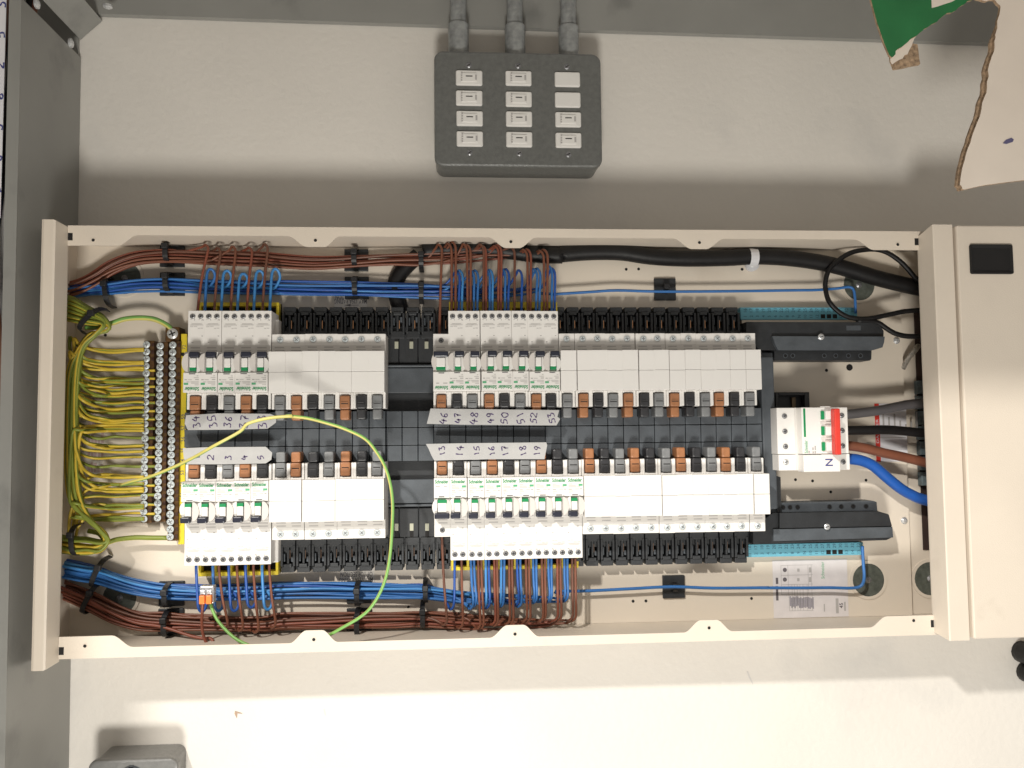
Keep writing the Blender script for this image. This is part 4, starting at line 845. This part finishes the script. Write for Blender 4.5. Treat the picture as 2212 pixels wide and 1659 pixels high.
def small_loop(key, us, vt, vtop, label, m, grp, k):
    u = us; up = key[0] == 'u'; s = -1 if up else 1; vj = loomv(key, u + 14)
    path = loom_pts(key, (k % 5) / 5 * 1.6 - .8, k % 3, u - 40, k * 13 + 5) + [(u - 16, loomv(key, u), .028), (u + 8, vj - s * 2, .031), (u + 21, vj + (vtop - vj) * .45, .038), (u + 20, vj + (vtop - vj) * .8, .043), (u + 13, vtop, .046), (u + 5, vtop - s * 8, .048), (u + 2, (vtop + vt) / 2, .052), (u, vt + s * 6, .056), (u, vt - s * 6, .056)]
    solo_wire('wire', [U(*p) for p in path], .00165, m, label, grp)
for k, (n, u, y) in enumerate(((34, 1487, 478), (35, 1606, 490), (36, 1723, 512), (37, 1842, 490), (38, 1958, 478))):
    small_loop('ub', V('A', u, 0)[0], 676, V('A', 0, y)[1], 'blue wire looping above breaker %s into the upper blue loom' % words(n), blue[(0, 1, 1, 1, 1)[k]], 'blue wires of the upper loom', k)
place_feeds('ub', 'ur', [(n, [V('C', u, 0)[0] for u in us], V('C', 0, y)[1], 2) for n, us, y in ((47, (1302, 1324), 490), (48, (1412, 1436), 486), (49, (1526, 1546), 486), (50, (1637, 1660), 472), (51, (1757,), 482), (52, (1862, 1886), 478), (53, (1976, 1998), 466))],
   blue, 'blue', vtu, 'blue wires of the upper loom', 'rising from')
place_feeds('ln', 'll', [(n, [V('B', u, 0)[0]], V('B', 0, y)[1], ln_) for n, u, y, ln_ in ((2, 1590, 1425, 20), (3, 1720, 1440, 14), (4, 1840, 1460, 12), (5, 1955, 1420, 14))] +
   [(13, [V('D', 1180, 0)[0]], V('D', 0, 1395)[1], 12)] + [(n, [V('D', u, 0)[0] for u in us], V('D', 0, y)[1], ln_) for n, us, y, ln_ in ((14, (1322,), 1420, 4), (15, (1443, 1466), 1430, 6), (16, (1560, 1580), 1400, 3), (17, (1668, 1688), 1398, 3), (18, (1790, 1812), 1375, 3), (19, (1905, 1928), 1372, 3), ('right of nineteen', (2018, 2040), 1378, 3), ('at the right end', (2125, 2148), 1370, 2))],
   brown, 'brown', lambda u: (1163 if abs(u - V('D', 1180, 0)[0]) < 2 else 1226 if u < 600 else 1212), 'brown wires of the lower loom', 'dropping from')
place_feeds('lb', 'lr', [(n, [V('D', u, 0)[0] for u in us], V('D', 0, y)[1], ln_) for n, us, y, ln_ in ((14, (1272,), 1285, 0), (15, (1390, 1413), 1280, 5), (16, (1498, 1520), 1275, 3), (17, (1610, 1632), 1270, 0), (18, (1725, 1748), 1265, 4), (19, (1842, 1864), 1240, 3), ('right of nineteen', (1952, 1974), 1235, 3), ('at the right end', (2068, 2090), 1230, 3))],
   blue, 'blue', vtl, 'blue wires of the lower loom', 'dropping from')
for k, (n, u, y) in enumerate(((1, 1424, 1305), (2, 1545, 1300), (3, 1660, 1300), (4, 1782, 1275), (5, 1902, 1290))):
    small_loop('lb', V('B', u, 0)[0], 1226, V('B', 0, y)[1], 'blue wire curling below breaker %s into the lower blue loom' % words(n), blue[(2, 0, 2, 2, 1)[k]], 'blue wires of the lower loom', k + 7)
# single blue wires running right to the neutral strips
L = [V('C', 1900, 655), V('C', 2000, 660), V('E', 160, 660), V('E', 400, 645), V('E', 600, 633), V('E', 850, 640), V('E', 1100, 641), V('E', 1500, 638), V('E', 1900, 632), V('G', 700, 630), V('G', 860, 618), V('G', 935, 608), V('G', 972, 625), V('G', 985, 690), V('G', 990, 800)]
solo_wire('wire', [U(u, v, .027 if i < 12 else .027 + (i - 11) * .001) for i, (u, v) in enumerate(L)], .00175, blue[0], 'single blue wire running right above the shrouds to the upper neutral strip')
L = [V('D', 2060, 1180), V('F', 160, 1160), V('F', 400, 1155), V('F', 700, 1140), V('F', 1010, 1125), V('F', 1300, 1135), V('F', 1700, 1132), V('H', 300, 1133), V('H', 600, 1134), V('H', 800, 1132), V('H', 960, 1135), V('H', 1030, 1118), V('H', 1052, 1060), V('H', 1045, 950), V('H', 1038, 830)]
solo_wire('wire', [U(u, v, .027 if i < 10 else .027 + (i - 9) * .0015) for i, (u, v) in enumerate(L)], .00185, blue[0], 'single blue wire running right below the shrouds to the lower neutral strip')
# thick cables
L = [V('C', 1040, 350), V('C', 1200, 330), V('C', 1500, 330), V('C', 1850, 372), V('C', 2050, 380), V('E', 200, 372), V('E', 420, 355), V('E', 640, 358), V('E', 850, 388), V('E', 1100, 402), V('E', 1400, 398), V('E', 1610, 387), V('G', 480, 397), V('G', 700, 425), V('G', 900, 470), V('G', 1150, 545), V('G', 1400, 605), V('G', 1700, 665)]
solo_wire('cable', [U(u, v, .024) for u, v in L], .0100, cable_blk, 'thick black cable along the upper back plate running out at the right', n=16, cat='cable')
L = [V('C', 1010, 380), V('C', 940, 440), V('C', 870, 520), V('C', 838, 600), V('C', 850, 680), V('C', 885, 790)]
solo_wire('cable', [U(u, v, .0155) for u, v in L], .0098, cable_blk, 'black cable curving down behind the blue loom to the chassis', n=12, cat='cable')
L = [(1640, 600), (1540, 590), (1440, 555), (1370, 480), (1310, 420), (1230, 365), (1150, 338), (1060, 338), (960, 358), (870, 410), (800, 480), (772, 560), (772, 630), (795, 710), (850, 775), (920, 820), (1000, 838), (1100, 835), (1250, 805), (1350, 785), (1480, 775), (1640, 772)]
solo_wire('cable', [W('G', x, y, .036 if y < 700 else .044) for x, y in L], .0030, cable_blk, 'thin black cable making a wide loop at the upper right corner', cat='cable')
L = [(1000, 855), (1100, 858), (1160, 872), (1230, 920), (1290, 950), (1370, 966), (1500, 965), (1640, 962)]
solo_wire('cable', [W('G', x, y, .044) for x, y in L], .0032, cable_blk, 'short thin black cable leaving the upper shroud toward the right', cat='cable')
t = thing('cable_clip', 'small translucent clip with a screw holding the thick black cable', 'cable clip', tuple(W('G', 262, 440, .02)))
a, b = W('G', 235, 345, .036), W('G', 296, 415, .036); mb = MB(); vs = []
for k in range(9):
    an = math.pi * k / 8; zc = (a.z + b.z) / 2; rr = .0112; vs += [(a.x, -.024 - rr * math.sin(an), zc + rr * math.cos(an)), (b.x, -.024 - rr * math.sin(an), zc + rr * math.cos(an))]
mb.add(vs, [(2 * k, 2 * k + 1, 2 * k + 3, 2 * k + 2) for k in range(8)], mat('pale_clip', (.62, .62, .64), .3)); part('strap', mb, t)
q = W('G', 247, 440, .02); mb = MB(); mb.cyl(q.x, q.z, .0125, .018, .0085, mat('pale_clip', (.62, .62, .64), .3), 20); mb.screw(q.x, q.z + .001, .0187, .0052, metal, True); part('screw', mb, t)
for L, r, m, lab in (([(900, 1535), (1000, 1525), (1150, 1505), (1300, 1475), (1400, 1458), (1680, 1440)], .0058, mat('grey_supply', (.105, .10, .105), .42), 'thick grey supply cable entering the isolator from the right'),
                     ([(900, 1650), (1050, 1648), (1200, 1645), (1350, 1655), (1680, 1690)], .0056, cable_blk, 'thick black supply cable entering the isolator from the right')):
    solo_wire('cable', [W('G', x, y, .052 - k * .0035) for k, (x, y) in enumerate(L)], r, m, lab, 'supply cables of the isolator', 14, cat='cable')
for L, r, m, lab in (([(890, 100), (980, 106), (1080, 125), (1200, 155), (1320, 180), (1450, 212), (1680, 275)], .0058, brown[0], 'thick brown supply cable entering the isolator from the right'),
                     ([(900, 196), (960, 198), (1040, 212), (1120, 250), (1220, 335), (1320, 415), (1400, 460), (1480, 492), (1690, 545)], .0066, mat('supply_blue', (.015, .10, .42), .4), 'thick bright blue supply cable entering the isolator from the right')):
    solo_wire('cable', [W('H', x, y, .052 - k * .003) for k, (x, y) in enumerate(L)], r, m, lab, 'supply cables of the isolator', 14, cat='cable')
# loose earth wire in front of everything
L = [V('B', 875, 388), V('B', 960, 362), V('B', 1080, 330), V('B', 1250, 262), V('B', 1400, 190), V('B', 1550, 105), V('B', 1740, 0), V('A', 1800, 1600), V('A', 1950, 1560), V('A', 2120, 1545), V('C', 50, 1545), V('C', 200, 1560), V('C', 350, 1598), V('C', 480, 1640), V('D', 620, 50), V('D', 700, 140), V('D', 765, 250), V('D', 805, 380), V('D', 822, 520), V('D', 820, 660), V('D', 812, 800), V('D', 800, 920), V('D', 775, 1050), V('D', 730, 1170), V('D', 660, 1280), V('D', 580, 1350), V('D', 460, 1420), V('D', 350, 1480), V('D', 260, 1505), V('B', 1960, 1590), V('B', 1840, 1562), V('B', 1720, 1508), V('B', 1640, 1440), V('B', 1580, 1370), V('B', 1545, 1300), V('B', 1528, 1245)]
n = len(L); P = []
for i, (u, v) in enumerate(L):
    pr_ = [(0, .05), (3, .115), (5, .155), (9, .155), (12, .135), (20, .115), (26, .10), (29, .088), (35, .062)]; d = next(a[1] + (b[1] - a[1]) * (i - a[0]) / (b[0] - a[0]) for a, b in zip(pr_, pr_[1:]) if a[0] <= i <= b[0]); P.append(U(u, v, d))
solo_wire('wire', P, .0017, ey2, 'loose green and yellow earth wire arching in front of the breakers', n=12, m2=eg2, twist=.028, cat='earth wire')
t = thing('lever_connector', 'clear lever connector with two orange levers hanging below the lower left breakers', 'connector', tuple(W('B', 1500, 1245, .065)))
a, b = W('B', 1445, 1125, .072), W('B', 1545, 1250, .072); mb = MB(); mb.box(a.x, b.x, .060, .070, b.z, a.z, clear, .001); part('housing', mb, t)
for k in range(2):
    x0 = a.x + (b.x - a.x) * (.06 + .48 * k); x1 = x0 + (b.x - a.x) * .40
    mb = MB(); mb.box(x0, x1, .070, .0755, b.z + .0005, b.z + (a.z - b.z) * .52, orange, .0008); part('lever', mb, t)
    mb = MB(); mb.box(x0 + .0005, x1 - .0005, .070, .073, b.z + (a.z - b.z) * .56, b.z + (a.z - b.z) * .80, metal, .0006); part('contact', mb, t)
L = [V('B', 1472, 1240), V('B', 1468, 1300), V('B', 1465, 1380), V('B', 1470, 1450), V('B', 1480, 1490), V('B', 1500, 1535), V('B', 1530, 1545), V('B', 1545, 1520), V('B', 1520, 1497), V('B', 1480, 1500), V('B', 1380, 1480), V('B', 1260, 1440), V('B', 1150, 1410), V('B', 980, 1385), V('B', 800, 1310), V('B', 600, 1200), V('B', 400, 1110)]
solo_wire('wire', [U(u, v, .062 - .002 * i if i < 14 else .034) for i, (u, v) in enumerate(L)], .0017, brown[1], 'brown wire knotted in a small ring below the orange lever connector')
# ------------------------------------------------------------------ earth wire bundle
ZZ = [(A_, y) for A_, y in ()]
def earth(k, n, top):
    rnd = random.Random(k + (100 if top else 0)); f = (k + .5) / n; o = (f - .5); dd = .040 + .0045 * (k % 4)
    bx = 145 + 26 * ((k * 5 % n) / n)
    if top:
        path = [(100, 650 + 10 * f * 3), (150, 655 + 30 * o), (185, 672 + 26 * o), (215, 686 + 20 * o), (236 + 4 * o, 702 + 12 * o), (228 - 6 * o, 716), (200 + 8 * o, 722 + 6 * o), (180 + 10 * o, 745 + 8 * o), (bx + 10, 775), (bx, 810)]
    else:
        path = [(100, 1160 + 18 * o), (150, 1176 + 34 * o), (185, 1176 + 30 * o), (215, 1180 + 26 * o), (232 + 6 * o, 1168), (218 + 8 * o, 1148 + 5 * o), (190 + 10 * o, 1122), (bx + 8, 1095), (bx - 2, 1060)]
    return path, bx, dd, rnd
NT, NB = 15, 13
rowsT = [754, 757, 782, 785, 795, 816, 819, 829, 832, 845, 848, 862, 865, 878, 881]; rowsB = [895, 906, 912, 926, 961, 972, 1045, 1056, 1061, 1094, 1097, 1119, 1122]
for k in range(NT):
    path, bx, dd, rnd = earth(k, NT, True); y = rowsT[k] + (0 if k < 5 else 30) * 0; y2 = [754, 757, 782, 785, 795, 819, 828, 838, 846, 855, 869, 880, 890, 906, 911][k]
    path += [(bx, (810 + y2) / 2)] if y2 > 870 else []
    path = path[:-1] if y2 < 800 else path
    path += [(bx + 6, y2 - 26), (bx + 20, y2 - 8 - rnd.random() * 6), (bx + 50, y2 - rnd.random() * 3), (245, y2 + 1.5 + rnd.uniform(-3, 3)), (290, y2 + rnd.uniform(-1, 1)), (311, y2)]
    solo_wire('wire', [U(u, v, dd if i < len(path) - 4 else .034) for i, (u, v) in enumerate(path)], .0018, ey, '%s earth wire from the top among those coming down to the left earth bar' % (ORD + ['fourteenth', 'fifteenth'])[k], 'earth wires of the left bundle', 8, eg, rnd.uniform(.02, .08) * rnd.choice((-1, 1)), 'earth wire')
for k in range(NB):
    path, bx, dd, rnd = earth(k, NB, False); y2 = [1122, 1119, 1097, 1092, 1061, 1055, 1045, 1030, 975, 962, 930, 925, 918][k]
    if y2 > 1060: path = path[:-2]
    elif y2 > 1010: path = path[:-1]
    path += [(bx + 5 + (4 if y2 > 1060 else 0), y2 - 4 if y2 > 1060 else y2 + 14), (bx + 22, y2 - 3 if y2 > 1060 else y2 + 4), (bx + 60, y2 + 1), (250, y2 + rnd.uniform(-3, 3)), (290, y2 + rnd.uniform(-1, 1)), (311, y2)]
    if k in (4, 5, 6, 7, 8, 9):  # those that come down the bundle and sweep round to the bar
        path = [(100, 655 + 3 * k), (150, 656 + 4 * k), (190, 672 + 3 * k), (222, 694 + k), (205, 722), (178, 748), (bx + 2, 800), (bx - 2, 880), (bx, 960), (bx + 4, y2 - 50), (bx + 14, y2 - 22), (bx + 34, y2 - 5), (225, y2), (262, y2 + 1.5), (290, y2 + .5), (311, y2)]
    solo_wire('wire', [U(u, v, dd + .004 if i < len(path) - 4 else .034) for i, (u, v) in enumerate(path)], .0018, ey, '%s earth wire from the bottom among those reaching the left earth bar' % ORD[k], 'earth wires of the left bundle', 8, eg, rnd.uniform(.01, .05) * rnd.choice((-1, 1)), 'earth wire')
for k in range(10):      # wires that run straight down the bundle from the top loop to the bottom loop
    o = (k / 9 - .5); bx = 143 + 26 * (k / 9)
    path = [(100, 655 + 20 * o), (150, 662 + 26 * o), (195, 680 + 20 * o), (226, 698 + 8 * o), (205 + 6 * o, 724), (178 + 8 * o, 752), (bx + 4, 800), (bx - 1, 880), (bx - 2, 960), (bx, 1030), (bx + 10, 1085), (195 + 8 * o, 1125), (222 + 10 * o, 1150), (228 + 8 * o, 1172), (205, 1186 + 14 * o), (170, 1186 + 20 * o), (130, 1182 + 20 * o), (95, 1180)]
    solo_wire('wire', [U(u, v, .047 + .004 * (k % 3)) for u, v in path], .0018, ey, '%s earth wire from the left in the upright bundle beside the left end cap' % ORD[k], 'earth wires running the height of the bundle', 8, eg, .03 * (1 if k % 2 else -1), 'earth wire')
for (L, lab) in (([(620, 905), (700, 900), (820, 868), (900, 842), (1000, 832), (1110, 840), (1200, 878), (1255, 925)], 'thick green and yellow earth wire arching to the clamp on the right bar'),):
    solo_wire('wire', [W('A', x, y, .034) for x, y in L], .0030, ey2, lab, None, 12, eg2, -.03, 'earth wire')
solo_wire('wire', [W('B', x, y, .034) for x, y in ((640, 720), (720, 740), (775, 800), (850, 782), (980, 768), (1100, 770), (1215, 770))], .0028, ey2, 'earth wire running right from the bottom loop to the lowest screw', None, 10, eg, .02, 'earth wire')
rr_ = random.Random(4)
for k in range(18):      # more wires to the middle bar, lying behind and between the others
    y2 = 800 + k * 17.5 if k < 7 else 905 + (k - 7) * 20.5; bx = 146 + 24 * ((k * 5 % 18) / 18); fromtop = k < 13; sg = 1 if fromtop else -1; q = rr_.uniform(.02, .06)
    path = [(bx - 2, y2 - sg * 90), (bx, y2 - sg * 55), (bx + 6, y2 - sg * 28), (bx + 22, y2 - sg * 9), (bx + 55, y2 + rr_.uniform(-3, 3)), (248, y2 + rr_.uniform(-4, 4)), (290, y2 + rr_.uniform(-2, 2)), (320, y2), (335, y2)]
    if fromtop: path = [(100, 655 + k), (160, 668 + k), (212, 690 + k % 6), (214, 712), (190, 738)] + ([(bx + 4, 780)] if y2 > 900 else []) + path[1 if y2 > 850 else 2:]
    solo_wire('wire', [U(u, v, .036 + .003 * (k % 4) if i < len(path) - 4 else .0285) for i, (u, v) in enumerate(path)], .0017, ey, '%s earth wire from the top passing under the left bar to the middle bar' % (ORD + 'fourteenth fifteenth sixteenth seventeenth eighteenth'.split())[k], 'earth wires of the middle bar', 8, eg, q * rr_.choice((-1, 1)), 'earth wire')
# extra reddish brown tail at lower knot and spare hook shapes come with the looms; cable ties and their bases:
def tie_base(u, v, w_, h_, lab, band_half, ang=0, low=False):
    c = U(u, v, bp); t = thing('cable_tie_mount', lab, 'cable tie mount', (c.x, -bp, c.z), 'black cable tie mounts')
    mb = MB(); mb.box(c.x - w_ / 2, c.x + w_ / 2, bp, bp + .0035, c.z - h_ / 2, c.z + h_ / 2, black, .0006); part('base', mb, t)
    mb = MB(); band(mb, c, band_half, .0058, ang, .0392 if not low else .0215); part('strap', mb, t); return t
def band(mb, c, half, wd, ang, top, base=bp + .003):
    n = 12; ca, sa = math.cos(ang), math.sin(ang); vs = []
    for k in range(n + 1):
        a = math.pi * k / n; y = math.cos(a); z_ = math.sin(a); zz_ = math.copysign(abs(y) ** .7, y) * half; dd = base + (top - base) * (z_ ** .6)
        for (off, dz) in ((-wd / 2, 0), (wd / 2, 0)):
            X = off; Z = zz_; vs.append((c.x + X * ca - Z * sa, -dd, c.z + X * sa + Z * ca))
    for k in range(n + 1):
        a = math.pi * k / n; y = math.cos(a); z_ = math.sin(a); zz_ = math.copysign(abs(y) ** .7, y) * (half + .0011); dd = base + (top + .0011 - base) * (z_ ** .6)
        for (off, dz) in ((-wd / 2, 0), (wd / 2, 0)):
            X = off; Z = zz_; vs.append((c.x + X * ca - Z * sa, -dd, c.z + X * sa + Z * ca))
    m = 2 * (n + 1); fs = []; black = tie_m
    for k in range(n): fs += [(2 * k, 2 * k + 1, 2 * k + 3, 2 * k + 2), (m + 2 * k, m + 2 * k + 1, m + 2 * k + 3, m + 2 * k + 2), (2 * k, m + 2 * k, m + 2 * k + 2, 2 * k + 2), (2 * k + 1, m + 2 * k + 1, m + 2 * k + 3, 2 * k + 3)]
    mb.add(vs, fs, black)
    mb.box(c.x - wd * .62 - sa * half * .45, c.x + wd * .62 - sa * half * .45, top - .001, top + .0042, c.z + ca * half * .45 - .0032, c.z + ca * half * .45 + .0032, black, .0008)
for r, x, y, h, lab, bh, an in (('A', 1255, 380, 168, 'tie mount on the upper brown loom near the left end', .0118, 0), ('A', 1255, 590, 165, 'tie mount on the upper blue loom near the left end', .0112, 0),
        ('C', 560, 417, 158, 'tie mount on the upper brown loom left of centre', .0108, 0), ('C', 563, 618, 160, 'tie mount on the upper blue loom left of centre', .0112, 0),
        ('B', 1250, 1172, 170, 'tie mount on the lower blue loom near the left end', .0128, 0), ('B', 1245, 1372, 172, 'tie mount on the lower brown loom near the left end', .0140, 0),
        ('D', 580, 1160, 158, 'tie mount on the lower blue loom left of centre', .0128, 0), ('D', 580, 1362, 160, 'tie mount on the lower brown loom left of centre', .0140, 0)):
    tie_base(*V(r, x, y), .0285, h / K / 1766, 'black ' + lab, bh, an)
for r, x, y, lab in (('E', 952, 628, 'upper'), ('F', 1015, 1122, 'lower')):
    tie_base(*V(r, x, y), .0268, .0272, 'square black tie mount holding the single %s blue wire' % lab, .0045, 0, True)
for r, x, y, lab, bh, an, tp in (('A', 780, 640, 'black cable tie round the upper blue loom beside the left end cap', .0165, .12, .038), ('B', 712, 1025, 'black cable tie round the lower blue loom beside the left end cap', .0175, -.42, .038),
        ('B', 650, 1212, 'black cable tie round the lower brown loom beside the left end cap', .0185, -.45, .038), ('C', 1030, 412, 'black cable tie round the upper brown loom just left of the upper right breakers', .0108, 0, .038),
        ('C', 1030, 636, 'black cable tie round the upper blue loom just left of the upper right breakers', .0125, 0, .038), ('D', 1060, 1162, 'black cable tie round the lower blue loom just left of the lower right breakers', .0128, 0, .038),
        ('D', 1040, 1335, 'black cable tie round the lower brown loom just left of the lower right breakers', .0140, 0, .038), ('A', 655, 845, 'black cable tie round the earth wires at the top left', .0175, -.75, .062), ('B', 545, 790, 'black cable tie round the earth wires at the bottom left', .0165, .05, .062)):
    c = W(r, x, y, .03 if tp < .045 else .052); mb = MB(); band(mb, c, bh, .0055, an, tp, .014 if tp < .045 else .034); solo('cable_tie', mb, lab, 'cable tie', 'cable ties round the looms')

# small faint marks on the wall below the board
for k, (u0, v0, u1, v1, wd, lab) in enumerate(((1614, 1450, 1626, 1478, .0016, 'faint short grey scuff on the wall below the right half of the board'), (700, 1532, 703, 1545, .0012, 'tiny grey scuff on the wall right of the brown chip'))):
    a, b = U(u0, v0), U(u1, v1); mb = MB(); n_ = Vector((b.z - a.z, 0, -(b.x - a.x))).normalized() * wd / 2
    mb.prism([(a.x - n_.x, a.z - n_.z), (a.x + n_.x, a.z + n_.z), ((a.x + b.x) / 2 + n_.x * 1.6, (a.z + b.z) / 2 + n_.z), (b.x + n_.x * .5, b.z + n_.z), (b.x - n_.x, b.z - n_.z)], .0001, .0004, mat('grey_scuff', (.60, .58, .56), .7))
    solo('scuff_mark', mb, lab, 'scuff mark')
for o in bpy.data.objects:
    if o.name.split('.')[0] in ('numbers', 'small_print', 'table_lines', 'printing', 'brand_print', 'band_lettering'): o['kind'] = 'stuff'
